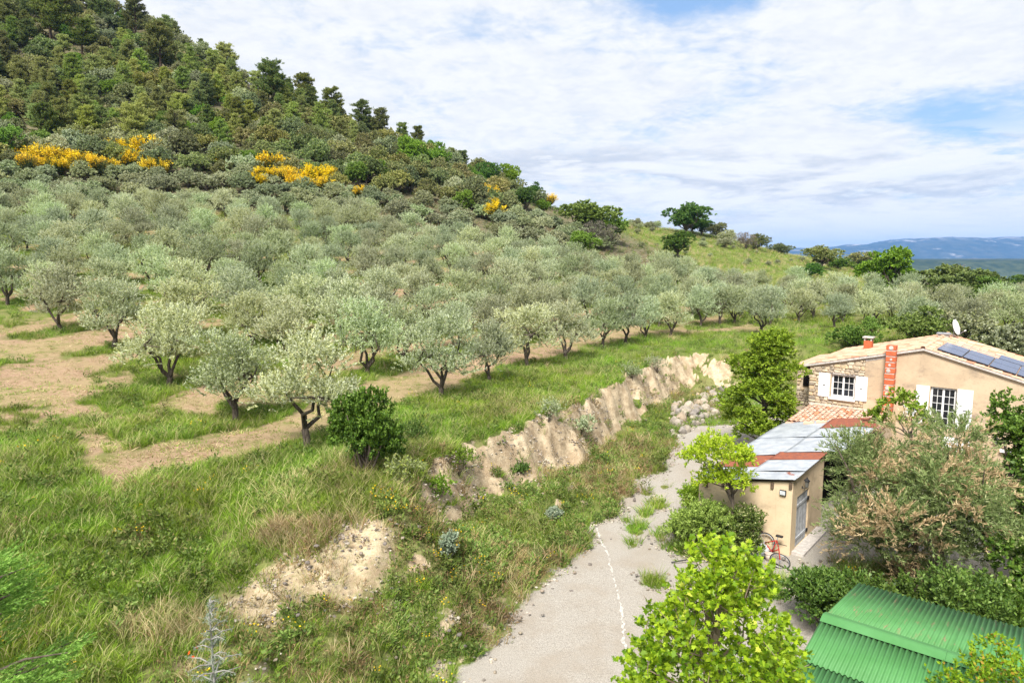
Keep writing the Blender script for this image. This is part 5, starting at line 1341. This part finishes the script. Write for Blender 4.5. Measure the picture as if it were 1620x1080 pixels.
def yard_shrubs():
    flow = leaf_mat('flecked_leaf', (.045, .085, .014), (.115, .165, .03), (.45, .47, .22), None, .25, .08)
    for i, (px, py, h, w, lab, mt) in enumerate([(1110, 870, 2.0, 2.6, 'tangled green shrub left of the slender sapling', L_GREEN), (1172, 882, 2.0, 1.7, 'cream-flecked green shrub against the outbuilding wall', flow), (1146, 880, 1.3, 1.5, 'green shrub at the foot of the sapling', flow),
              (1092, 852, 1.1, 1.4, 'low feathery bush at the edge of the gravel', L_GREEN), (1122, 825, 1.8, 2.0, 'tall loose bush behind the sapling', L_GREEN)]):
        q = atz(px, py, 0.0); t, c = round_parts(310 + i, h, w, 620, 22, (.06, .12), .5, mt, B_GREY, .08, 14, OVAL, .3, .9, (.15, .26), .4, (.15, .42), .6, name='yard_shrub')
        plant('shrub', [('stem', t, None), ('crown', c, None)], (q[0], q[1], tz(q[0], q[1]) - .05), .5 * i, 1.0, lab, 'shrub')
yard_shrubs()
def tamarisk():
    p = at(1460, 900, 20.5); g = np.array([12.6, 20.6]); z = tz(*g); rg = np.random.default_rng(320); ch = []; O, D, Tn = [], [], []
    g_tint = []
    for k in range(12):
        an = 6.28 * k / 12 + rg.normal(0, .2); q = rg.uniform(.8, 2.5); e = np.array([math.cos(an) * q, math.sin(an) * q, rg.uniform(2.6, 4.9) - .22 * q])
        ch.append((wob(rg, (rg.normal(0, .15), rg.normal(0, .15), -.2), e, 5, .06), [.09, .07, .055, .035, .012]))
    lobes = []
    for k in range(72):
        d = sphere(rg, 1)[0]; q = rg.uniform(.45, 1)
        lobes.append((d[0] * 2.75 * q, d[1] * 2.5 * q, max(2.6 + d[2] * 2.3 * q, .55), rg.uniform(.42, .8), .8))
    O, D = shell(rg, lobes, 4200, .3, .45, .45)
    P, dd = twig_leaves(rg, O, D, 26, rg.uniform(.35, .8, 4200), .5, .12)
    br = np.repeat((vnoise(O[:, 0] * 2.1 + 3, O[:, 1] * 2.1 + O[:, 2] * 1.9, 5) + .22 * (O[:, 2] > 3.3) + .08 * rg.normal(0, 1, len(O)) > .83), 26)
    L = rg.uniform(.08, .17, len(P)); W_ = rg.uniform(.018, .034, len(P))
    fg = leaf_mat('tamarisk_leaf', (.11, .165, .045), (.25, .31, .11), (.33, .35, .17), None, .33, .03)
    fb = leaf_mat('tamarisk_dry_plume', (.40, .30, .16), (.57, .44, .255), (.46, .32, .17), None, .3, .03)
    c = leaves_mesh('tamarisk_crown', [leaf_set(rg, P[~br], dd[~br], L[~br], W_[~br], DIAM)], fg); d = leaves_mesh('tamarisk_plumes', [leaf_set(rg, P[br], dd[br], L[br], W_[br] * 1.1, DIAM)], fb)
    plant('tamarisk', [('trunk', limbs_mesh('tamarisk_trunk', ch, B_GREY), None), ('crown', c, None), ('dry_plumes', d, None)], (g[0] + .25, g[1], z), 0, 1.07, 'big feathery tamarisk with tan dried plumes between outbuilding and house', 'tree')
tamarisk()
def hedge():
    for i, (t, s, h, w, lab) in enumerate([(2.5, -4.4, 1.9, 2.3, 'glossy low bush spilling over the gravel left of the green roof'), (4.2, -5.0, 2.4, 2.6, 'glossy dark hedge bush at the back corner of the green roof'), (5.9, -4.9, 2.9, 3.0, 'dark hedge bush behind the green roof, second along'), (7.6, -4.8, 3.0, 3.0, 'dark hedge bush behind the green roof, third along'), (9.4, -4.8, 3.0, 3.0, 'dark hedge bush behind the green roof, farthest right')]):
        p = hw(t, s); tr, c = round_parts(330 + i, h, w, 1000, 22, (.07, .13), .55, L_DEEP if i > 1 else leaf_mat('glossy_hedge_leaf', (.035, .08, .008), (.09, .16, .02), (.14, .22, .04), None, .2, .05), B_GREY, .05, 18, OVAL, .35, .8, (.17, .28), .55, name='hedge')
        plant('hedge_bush', [('stem', tr, None), ('crown', c, None)], (p[0], p[1], tz(p[0], p[1]) - .05), .7 * i, 1.0, lab, 'hedge')
hedge()
def right_shrubs():
    lm = leaf_mat('large_rounded_leaf', (.055, .12, .014), (.15, .245, .035), (.36, .42, .15), None, .3, .04)
    for i, (x, y, h, w, n, lab, mt, lf) in enumerate([(16.6, 19.8, 6.0, 2.8, 850, 'leafy tree with large rounded leaves at the right margin', lm, (.11, .2)), (14.4, 17.3, 3.6, 2.6, 700, 'broad-leaved bush at the right of the tamarisk', lm, (.1, .18)), (17.6, 22.8, 7.0, 2.6, 1100, 'dark green columnar tree at the right margin over the roof edge', L_DEEP, (.09, .15))]):
        tr, c = round_parts(340 + i, h, w, n, 14, lf, .72, mt, B_GREY, .12, 20, OVAL, .35, .8, (.14, .25), .45, name='margin_tree')
        plant('broadleaf_tree', [('trunk', tr, None), ('crown', c, None)], (x, y, tz(x, y) - .1), i, 1.0, lab, 'tree')
    # sparse branch of leaves in front of the house window
    rg = np.random.default_rng(345); p = hw(2.0, 9.2); z = tz(p[0], p[1]); ch = [([(0, 0, -.2), (.1, 0, 1.8), (.0, .1, 3.0)], [.09, .07, .05])]; lobes = []
    for e in ((-1.2, .2, 3.5), (-.9, .1, 4.0), (-.5, 0, 4.45), (-.2, .1, 4.3), (.1, 0, 3.9), (-1.5, .1, 3.3), (.4, .0, 3.5), (-.6, .1, 3.4), (.8, 0, 3.1)):
        lobes.append((*e, .34, .7)); ch.append((wob(rg, (0, .1, 2.7), e, 4, .05), [.035, .025, .018, .007]))
    O, D = shell(rg, lobes, 190, .3, .3, .5); P, dd = twig_leaves(rg, O, D, 10, .25, .8); L = rg.uniform(.10, .19, len(P))
    c = leaves_mesh('fig_crown', [leaf_set(rg, P, dd, L, L * .75, OVAL, None, .4)], leaf_mat('fig_leaf', (.12, .21, .012), (.25, .35, .03), (.34, .42, .08), None, .33, .03))
    plant('fig_tree', [('trunk', limbs_mesh('fig_trunk', ch, B_GREY), None), ('crown', c, None)], (p[0], p[1], z), HROT, 1.0, 'sparse yellow-green branches in front of the tan house wall', 'tree')
    # dead twiggy shrub before the casement door
    ch = []; p = hw(3.1, 8.6)
    for k in range(26):
        an, q = rg.uniform(0, 6.28), rg.uniform(.1, .6); b = (rg.normal(0, .08), rg.normal(0, .08), 1.0); e = (math.cos(an) * q, math.sin(an) * q, rg.uniform(2.6, 4.1)); ch.append((wob(rg, b, e, 4, .05), [.022, .016, .010, .004]))
    ch.append(([(0, 0, -.2), (0, 0, 1.1)], [.05, .045])); O = np.array([c_[0][-1] for c_ in ch[:26]]); P, dd = twig_leaves(rg, O, unit(rg.normal(0, .4, O.shape) + [0, 0, 1]), 16, .35, .7); P = P - [0, 0, .3]
    c = leaves_mesh('twiggy_crown', [leaf_set(rg, P, dd, rg.uniform(.05, .1, len(P)), .03, DIAM)], L_OLIVED)
    plant('twiggy_shrub', [('stem', limbs_mesh('twiggy_stem', ch, B_GREY), None), ('crown', c, None)], (p[0], p[1], tz(p[0], p[1])), 0, 1.0, 'thin twiggy grey shrub in front of the white casement door', 'shrub')
right_shrubs()
def cedars():
    rg = np.random.default_rng(350)
    # slim blue cedar whose leader pokes up at the bottom of the picture
    g = at(338, 1080, 8.2)[:2]; z = tz(*g); H = at(340, 952, 8.2)[2] - z; ch = [([(0, 0, -.3), (.02, 0, H * .6), (.0, 0, H)], [.055, .03, .005])]; O, D = [], []
    zz = 1.0
    while zz < H - .04:
        q = 1 - zz / H; r = .10 + 1.15 * q ** .8
        for k in range(3):
            an = rg.uniform(0, 6.28); rr = r * rg.uniform(.6, 1.1); e = np.array([math.cos(an) * rr, math.sin(an) * rr, zz + rr * .18]); ch.append(([(0, 0, zz), tuple((e + [0, 0, zz]) / 2 + [0, 0, .04]), tuple(e)], [.012, .008, .003]))
            n = int(8 + rr * 34); t = rg.random((n, 1)); O.append(np.array([0, 0, zz]) + (e - [0, 0, zz]) * t + rg.normal(0, .012, (n, 3))); D.append(unit((e - [0, 0, zz]) + rg.normal(0, .3, (n, 3))))
        zz += .115
    n = 240; t = rg.uniform(.5, 1, n); O.append(np.stack([0 * t, 0 * t, t * H], -1)); D.append(unit(rg.normal(0, 1, (n, 3)) + [0, 0, .5]))
    O, D = np.vstack(O), np.vstack(D); P, dd = twig_leaves(rg, O, D, 7, .03, .9)
    c = leaves_mesh('cedar_needles', [leaf_set(rg, P, dd, rg.uniform(.02, .038, len(P)), .006, DIAM)], leaf_mat('blue_cedar_needle', (.13, .175, .11), (.24, .295, .21), (.32, .35, .27), None, .15, .03))
    plant('cedar_tree', [('trunk', limbs_mesh('cedar_trunk', ch, m_bark('cedar_bark', (.20, .19, .17), (.32, .31, .29)), 6), None), ('needles', c, None)], (g[0], g[1], z), 0, 1.0, 'slim blue-grey cedar leader poking up at the bottom edge', 'cedar')
    # green cedar close by at the lower left corner
    g = np.array([-5.75, 6.9]); z = tz(*g); H = 7.35 - z; ch = [([(0, 0, -.3), (0, 0, H * .6), (0, 0, H)], [.12, .07, .01])]; O, D = [], []
    zz = .8
    while zz < H:
        q = 1 - zz / H; r = .25 + 1.9 * q ** .75
        for k in range(6):
            an = rg.uniform(0, 6.28); rr = r * rg.uniform(.65, 1.1); a = np.array([0, 0, zz]); e = np.array([math.cos(an) * rr, math.sin(an) * rr, zz + rr * .25]); ch.append(([tuple(a), tuple((a + e) / 2 + [0, 0, .08 * rr]), tuple(e)], [.022, .014, .005]))
            n = int(14 + rr * 26); t = rg.uniform(.15, 1.05, n)[:, None]; sd = np.array([-math.sin(an), math.cos(an), 0]); w = rg.normal(0, .13 * rr + .04, (n, 1)) * (1.1 - t)
            O.append(a + (e - a) * t + sd * w + rg.normal(0, .03, (n, 3))); D.append(unit((e - a) / rr + sd * np.sign(w) * .7 + rg.normal(0, .15, (n, 3)) + [0, 0, .1]))
        zz += .24
    O, D = np.vstack(O), np.vstack(D); P, dd = twig_leaves(rg, O, D, 26, .26, .32)
    c = leaves_mesh('fir_needles', [leaf_set(rg, P, dd, rg.uniform(.03, .06, len(P)), .012, DIAM)], leaf_mat('soft_green_needle', (.10, .22, .025), (.24, .42, .07), (.34, .50, .12), None, .36, .03))
    plant('conifer_tree', [('trunk', limbs_mesh('fir_trunk', ch, B_GREY, 7), None), ('needles', c, None)], (g[0], g[1], z), 0, 1.0, 'soft green conifer boughs reaching in at the lower left corner', 'conifer')
cedars()
def bank_plants():
    silver = leaf_mat('silver_blue_leaf', (.15, .21, .13), (.28, .34, .235), (.36, .40, .29), None, .15, .05)
    for i, (px, py, h, w, lab, mt) in enumerate([(711, 893, 1.15, .45, 'upright silvery blue mullein on the weedy bank', silver), (878, 822, .45, .55, 'small silvery blue plant near the top of the weedy apron', silver),
            (727, 755, 1.5, 1.6, 'leafy green bush growing on the bare clay bank', L_GREEN), (824, 752, .55, .6, 'single green tuft bush on the clay face', L_DEEP), (920, 690, 1.1, 1.2, 'grey-green bush in a cleft of the clay bank', L_OLIVED), (868, 668, 1.2, 1.6, 'grey-green scrub overhanging the bank edge', L_OLIVED),
            (1040, 590, 1.4, 2.2, 'grey shrub at the far end of the clay cliff', L_OLIVED), (655, 700, .9, 1.3, 'dark weed clump beneath the edge olive', L_DEEP), (1000, 600, 1.0, 1.6, 'olive-grey scrub near the far bank edge', L_OLIVED), (690, 790, .9, 1.4, 'weedy bush in the gully of the near bank', L_GREEN), (640, 770, 1.1, 1.4, 'dark bush at the foot of the round shrub', L_OAK)]):
        q = ground_at(px, py); t, c = round_parts(360 + i, h, w, 130, 16, (.05, .12), .45, mt, B_GREY, .05, 10, OVAL, .2, .8, (.18, .3), .4, (.1, .25), .6, name='bank_plant')
        plant('mullein_plant' if mt is silver else 'bank_bush', [('stem', t, None), ('crown', c, None)], (q[0], q[1], q[2] - .05), i, 1.0, lab, 'plant' if mt is silver else 'bush')
bank_plants()

# ------------------------------------------------------------------ grass, weeds and litter: nobody could count them
def gsample(A, x, y):
    i = np.clip(np.interp(x, GX, np.arange(len(GX))), 0, len(GX) - 1.001); j = np.clip(np.interp(y, GY, np.arange(len(GY))), 0, len(GY) - 1.001)
    a, b = i.astype(int), j.astype(int); fx, fy = i - a, j - b
    return (A[b, a] * (1 - fx) + A[b, a + 1] * fx) * (1 - fy) + (A[b + 1, a] * (1 - fx) + A[b + 1, a + 1] * fx) * fy
def blades(rg, n, h, w, spread, lean, tint=None):
    an = rg.uniform(0, 6.28, n); r = spread * rg.random(n) ** .5; base = np.stack([np.cos(an) * r, np.sin(an) * r, np.full(n, -.04)], -1)
    L = rg.uniform(*h, n); d = unit(np.stack([np.cos(an), np.sin(an), np.zeros(n)], -1) * rg.uniform(0, lean, (n, 1)) + rg.normal(0, .16, (n, 3)) * [1, 1, 0] + [0, 0, 1])
    out = unit(np.stack([d[:, 0], d[:, 1], 0 * an], -1) + 1e-6); s = unit(np.cross(d, sphere(rg, n)))
    mid = base + d * (L * .55)[:, None]; tip = mid + unit(d + out * .55 - [0, 0, .1]) * (L * .45)[:, None]; ww = rg.uniform(.6, 1.2, (n, 1)) * w
    V = np.stack([base - s * ww * .5, base + s * ww * .5, mid + s * ww * .42, mid - s * ww * .42, tip], 1)
    q = np.arange(n)[:, None] * 5
    T = np.repeat(rg.random(n) if tint is None else tint, 5)
    return V.reshape(-1, 3), q + [[0, 1, 2, 3]], q + [[3, 2, 4]], T
def tuft(name, parts, mat):
    """parts: blade groups and leaf sets in one small mesh"""
    V, Fc, T, b = [], [], [], 0
    for p in parts:
        V += list(p[0]); T += list(p[-1])
        for f in p[1:-1]: Fc += [tuple(int(i) + b for i in q) for q in f]
        b = len(V)
    me = bpy.data.meshes.new(name); me.from_pydata([tuple(map(float, v)) for v in V], [], Fc)
    a = me.attributes.new('tint', 'FLOAT', 'POINT'); a.data.foreach_set('value', np.array(T, np.float32)); me.materials.append(mat); me.update(); return me
def g_mat(name, a, b, c=None, transl=.3): 
    m = NT(name); t = m.attr('tint'); col = m.mix(m.rng(t, 0, .8), a, b)
    if c: col = m.mix(m.rng(t, .84, .9), col, c)
    big = m.noise(.45, 4, .6); h = m.n('ShaderNodeHueSaturation'); m.set(h.inputs['Color'], col); m.set(h.inputs['Value'], m.rng(big, .35, .65, .72, 1.22)); m.set(h.inputs['Hue'], m.rng(m.noise(.22, 3, .6), .35, .65, .485, .51))
    return m.done(h.outputs[0], .6, transl=transl, spec=.2)
G_LUSH = g_mat('lush_grass', (.095, .185, .012), (.225, .365, .032), (.34, .42, .07))
G_MEAD = g_mat('meadow_grass', (.115, .205, .018), (.25, .355, .048), (.44, .42, .18))
G_STRAW = g_mat('straw_grass', (.44, .35, .175), (.62, .52, .30), (.34, .22, .10))
G_WEED = g_mat('weed_leaf', (.07, .125, .02), (.165, .235, .05), (.26, .25, .09))
G_BRWN = g_mat('dry_weed', (.20, .14, .065), (.32, .23, .11), (.14, .16, .05))
G_YEL = g_mat('yellow_flower', (.62, .42, .01), (.72, .52, .02), (.70, .33, .01))
G_RED = g_mat('poppy_red', (.62, .06, .012), (.72, .10, .015))
def herb(rg, n, h, lf, wr):
    an = rg.uniform(0, 6.28, n); r = .16 * rg.random(n) ** .5; O = np.stack([np.cos(an) * r, np.sin(an) * r, rg.uniform(0, h * .75, n)], -1); D = unit(rg.normal(0, .6, (n, 3)) + np.stack([np.cos(an), np.sin(an), 0 * an], -1) * .5 + [0, 0, .8])
    L = rg.uniform(*lf, n); v, f, t = leaf_set(rg, O, D, L, L * wr, DIAM, flat=.2); return v, f, t
SRC = bpy.data.collections.new('ground_cover_sources')
def source(name, parts, mat):
    o = bpy.data.objects.new(name, tuft(name, parts, mat)); SRC.objects.link(o); return o
rg = np.random.default_rng(500)
KINDS_ = []
def kind(key, make, mat, n):
    for i in range(n): source('%02d_%s' % (len(KINDS_), key), make(), mat); KINDS_.append(key)
kind('lush', lambda: [blades(rg, 34, (.2, .5), .014, .19, .6)], G_LUSH, 3)
kind('mead', lambda: [blades(rg, 28, (.22, .6), .012, .18, .5), blades(rg, 3, (.55, .8), .013, .14, .35, np.full(3, .93))], G_MEAD, 3)
kind('straw', lambda: [blades(rg, 26, (.35, .75), .011, .15, .4)], G_STRAW, 2)
kind('weed', lambda: [herb(rg, 34, .5, (.07, .16), .42), blades(rg, 6, (.3, .6), .016, .12, .6)], G_WEED, 3)
kind('dry', lambda: [herb(rg, 20, .4, (.06, .13), .3), blades(rg, 10, (.2, .5), .013, .14, .8)], G_BRWN, 2)
kind('short', lambda: [blades(rg, 16, (.05, .16), .018, .2, 1.2)], G_MEAD, 2)
kind('cut', lambda: [blades(rg, 14, (.12, .30), .016, .22, 4.5)], G_STRAW, 2)
def pebbles():
    bm = bmesh.new()
    for k in range(7):
        s = float(rg.uniform(.015, .06)); M = Matrix.Translation((float(rg.normal(0, .16)), float(rg.normal(0, .16)), s * .3)) @ Matrix.Diagonal((s * float(rg.uniform(.8, 1.4)), s, s * .7, 1)); bmesh.ops.create_icosphere(bm, subdivisions=1, radius=1, matrix=M)
    for v in bm.verts: v.co += Vector(rg.normal(0, .004, 3))
    V = [tuple(v.co) for v in bm.verts]; Fs = [[tuple(v.index for v in f.verts) for f in bm.faces]]; bm.verts.index_update(); Fs = [[tuple(v.index for v in f.verts) for f in bm.faces]]; bm.free()
    return [(V, Fs[0], np.repeat(rg.random(7), len(V) // 7))]
kind('pebble', pebbles, g_mat('pebble', (.24, .20, .15), (.44, .39, .32), (.16, .14, .12), 0.0), 3)
def flower(n, h, s): 
    O = np.stack([rg.normal(0, .14, n), rg.normal(0, .14, n), rg.uniform(h * .75, h * 1.2, n)], -1); return leaf_set(rg, O, sphere(rg, n), s, s * .9, DIAM, flat=.3)
kind('yellow', lambda: [flower(9, .5, .05)], G_YEL, 2)
kind('poppy', lambda: [flower(3, .45, .09)], G_RED, 1)
IDX = {k: [i for i, q in enumerate(KINDS_) if q == k] for k in set(KINDS_)}

def scatter_group(name, pts, rot, scl, idx, label):
    me = bpy.data.meshes.new(name); n = len(pts); me.vertices.add(n); me.vertices.foreach_set('co', np.ascontiguousarray(pts, np.float32).ravel())
    a = me.attributes.new('rot', 'FLOAT_VECTOR', 'POINT'); a.data.foreach_set('vector', np.ascontiguousarray(rot, np.float32).ravel())
    a = me.attributes.new('scl', 'FLOAT_VECTOR', 'POINT'); a.data.foreach_set('vector', np.ascontiguousarray(scl, np.float32).ravel())
    a = me.attributes.new('idx', 'INT', 'POINT'); a.data.foreach_set('value', np.ascontiguousarray(idx, np.int32)); me.update()
    o = tag(link(name, me), label, name.replace('_', ' '), kind='stuff')
    ng = bpy.data.node_groups.new(name, 'GeometryNodeTree'); ng.interface.new_socket('Geometry', in_out='INPUT', socket_type='NodeSocketGeometry'); ng.interface.new_socket('Geometry', in_out='OUTPUT', socket_type='NodeSocketGeometry')
    N = ng.nodes.new; gi, go = N('NodeGroupInput'), N('NodeGroupOutput'); ip = N('GeometryNodeInstanceOnPoints'); ci = N('GeometryNodeCollectionInfo')
    ci.inputs['Collection'].default_value = SRC; ci.inputs['Separate Children'].default_value = True; ci.inputs['Reset Children'].default_value = True
    def na(nm, ty): q = N('GeometryNodeInputNamedAttribute'); q.data_type = ty; q.inputs['Name'].default_value = nm; return q.outputs['Attribute']
    L = ng.links.new; L(gi.outputs[0], ip.inputs['Points']); L(ci.outputs[0], ip.inputs['Instance']); ip.inputs['Pick Instance'].default_value = True
    L(na('idx', 'INT'), ip.inputs['Instance Index']); L(na('rot', 'FLOAT_VECTOR'), ip.inputs['Rotation']); L(na('scl', 'FLOAT_VECTOR'), ip.inputs['Scale']); L(ip.outputs[0], go.inputs[0])
    md = o.modifiers.new('cover', 'NODES'); md.node_group = ng
    return o
def ground_cover():
    rg = np.random.default_rng(510); bx, by = [], []
    for y0, y1, per in ((7, 14, 16), (14, 20, 42), (20, 27, 42), (27, 36, 30), (36, 50, 14), (50, 75, 5.0), (75, 125, 1.6), (125, 215, 1.1)):
        area = .98 * (y1 * y1 - y0 * y0); n = int(area * per); y = np.sqrt(rg.uniform(y0 * y0, y1 * y1, n)); u = rg.uniform(-.98, .98, n); bx.append(u * y); by.append(y)
    x, y = np.concatenate(bx), np.concatenate(by); n = len(x)
    z = terrain(x, y); g, mo, ba, w, sb = (gsample(A, x, y) for A in (GR, MO, BA, WW, SCB)); r = rg.random(n)
    n1, n2, n3 = fbm(x, y, .33, 91, 4), fbm(x, y, 1.1, 95, 3), fbm(x, y, .13, 97, 3)
    low = w < .97; apron = (w > 0) & low
    keep = np.ones(n, bool)
    keep &= ~((g > .5) & (r > .012 + .25 * np.clip(1.0 - np.abs(g - .75) * 4, 0, 1)))
    keep &= ~((g > .96) & (rg.random(n) > .05))
    keep &= ~((ba > .5) & (rg.random(n) > .12 + .4 * (n1 > .04) + .22 * (x < -3.5)))
    keep &= ~((mo > .5) & (rg.random(n) > .42))
    keep &= ~((sb > .5) & (rg.random(n) > .5))
    ti = np.zeros(n, int); q = rg.random(n)
    def choose(mask, table):
        ks, ps = zip(*table); c = np.cumsum(ps) / sum(ps); m = np.where(mask)[0]; j = np.searchsorted(c, q[m]); rr = rg.random(len(m))
        for jj, k in enumerate(ks):
            mm = m[j == jj]; ids = np.array(IDX[k]); ti[mm] = ids[(rg.random(len(mm)) * len(ids)).astype(int)]
    choose(np.ones(n, bool), [('lush', .55), ('mead', .35), ('weed', .08), ('yellow', .003)])
    choose((n1 > .10), [('mead', .62), ('lush', .25), ('straw', .05), ('weed', .1)])
    choose((n1 < -.12) & (n2 > 0), [('weed', .4), ('lush', .6)])
    choose(apron & (x > -3.5), [('weed', .44), ('lush', .2), ('mead', .2), ('dry', .10), ('yellow', .012)])
    choose(apron & (x > -3.5) & (n1 > .06), [('weed', .2), ('mead', .2), ('dry', .36), ('straw', .1), ('yellow', .015)])
    choose(apron & (x <= -3.5) & (x > -11), [('mead', .3), ('dry', .34), ('lush', .2), ('straw', .12), ('weed', .16), ('yellow', .015), ('poppy', .003)])
    choose((x < -11) & (y < 24) & (n1 > .02), [('mead', .55), ('lush', .3), ('dry', .12), ('poppy', .002), ('yellow', .004)])
    p0 = ground_at(490, 850); near = np.hypot((x - p0[0]) / 2.2, (y - p0[1]) / .9) + n2
    choose(near < .7, [('straw', .55), ('mead', .45)])
    p0 = ground_at(262, 1000); near = np.hypot((x - p0[0]) / 1.3, (y - p0[1]) / 1.0) + n2
    choose(near < .9, [('straw', .45), ('mead', .5)])
    for px, py, rr in ((605, 812, .9), (690, 905, 1.2), (740, 895, 1.0), (955, 730, .5), (820, 790, .5), (440, 1010, .8), (205, 855, .7)):
        p0 = ground_at(px, py); choose(np.hypot(x - p0[0], y - p0[1]) / rr + n2 < .75, [('yellow', .14), ('weed', .6), ('dry', .25)])
    choose((ba > .5) & (x < -3.5), [('dry', .55), ('straw', .25), ('mead', .2)])
    choose(mo > .5, [('cut', .5), ('short', .5)])
    choose((mo > .5) & (n1 > .03), [('cut', .25), ('short', .75)])
    choose((g > .5), [('short', .8), ('dry', .2)])
    choose((sb > .5), [('dry', .4), ('weed', .6)])
    peb = ((ba > .4) | ((g > .25) & (g < .97))) & (y < 50) & (rg.random(n) < .5); choose(peb, [('pebble', 1.0)]); keep |= peb & (rg.random(n) < .45)
    choose((y > 110) & (sb < .5), [('mead', .6), ('straw', .18), ('lush', .22)])
    lawn = (mo < .5) & (w > .99) & (g < .3)
    sc = rg.uniform(.75, 1.3, n) * (1 + .5 * n1); sc = np.where(lawn & (y > 30) & (y < 80), sc * .9, sc); sc = np.where(y > 75, sc * 1.5, sc); sc = np.where(apron, sc * .9, sc)
    # nothing grows inside the buildings
    rel = np.stack([x - C0[0], y - C0[1]], -1); t, s = rel @ HD, rel @ HE
    keep &= ~((t > -3.6) & (t < .5) & (s > -.05) & (s < 14)) & ~((t > -4.9) & (t < 9) & (s > 13.4) & (s < 21.6)) & ~((t > 3.4) & (t < 12.5) & (s > -12.6) & (s < -6.1))
    # thin the sward irregularly
    keep &= rg.random(n) < np.clip(.86 + 1.5 * n2 + .8 * n1, .35, 1.0)
    x, y, z, ti, sc = x[keep], y[keep], z[keep], ti[keep], sc[keep]; m = len(x)
    rot = np.stack([rg.normal(0, .12, m), rg.normal(0, .12, m), rg.uniform(0, 6.28, m)], -1); scl = np.stack([sc * rg.uniform(.9, 1.3, m), sc * rg.uniform(.9, 1.3, m), sc * rg.uniform(.75, 1.15, m)], -1)
    pts = np.stack([x, y, z], -1); kd = np.array([KINDS_[i] for i in ti])
    print('ground cover', m)
    scatter_group('grass', pts[np.isin(kd, ['lush', 'mead', 'straw', 'short'])], *(A[np.isin(kd, ['lush', 'mead', 'straw', 'short'])] for A in (rot, scl, ti)), 'long green and straw-coloured grass over banks and orchard')
    wm = np.isin(kd, ['weed', 'dry']); scatter_group('weeds', pts[wm], rot[wm], scl[wm], ti[wm], 'mixed leafy and dry weeds on the bank')
    wm = np.isin(kd, ['pebble']); scatter_group('loose_stones', pts[wm], rot[wm], scl[wm], ti[wm], 'loose stones on the clay bank and gravel verge')
    wm = np.isin(kd, ['cut']); scatter_group('cut_grass', pts[wm], rot[wm], scl[wm], ti[wm], 'dry grass cuttings strewn on the mown orchard ground')
    wm = np.isin(kd, ['yellow', 'poppy']); scatter_group('wildflowers', pts[wm], rot[wm], scl[wm], ti[wm], 'yellow and red wildflowers dotted through the bank')
ground_cover()
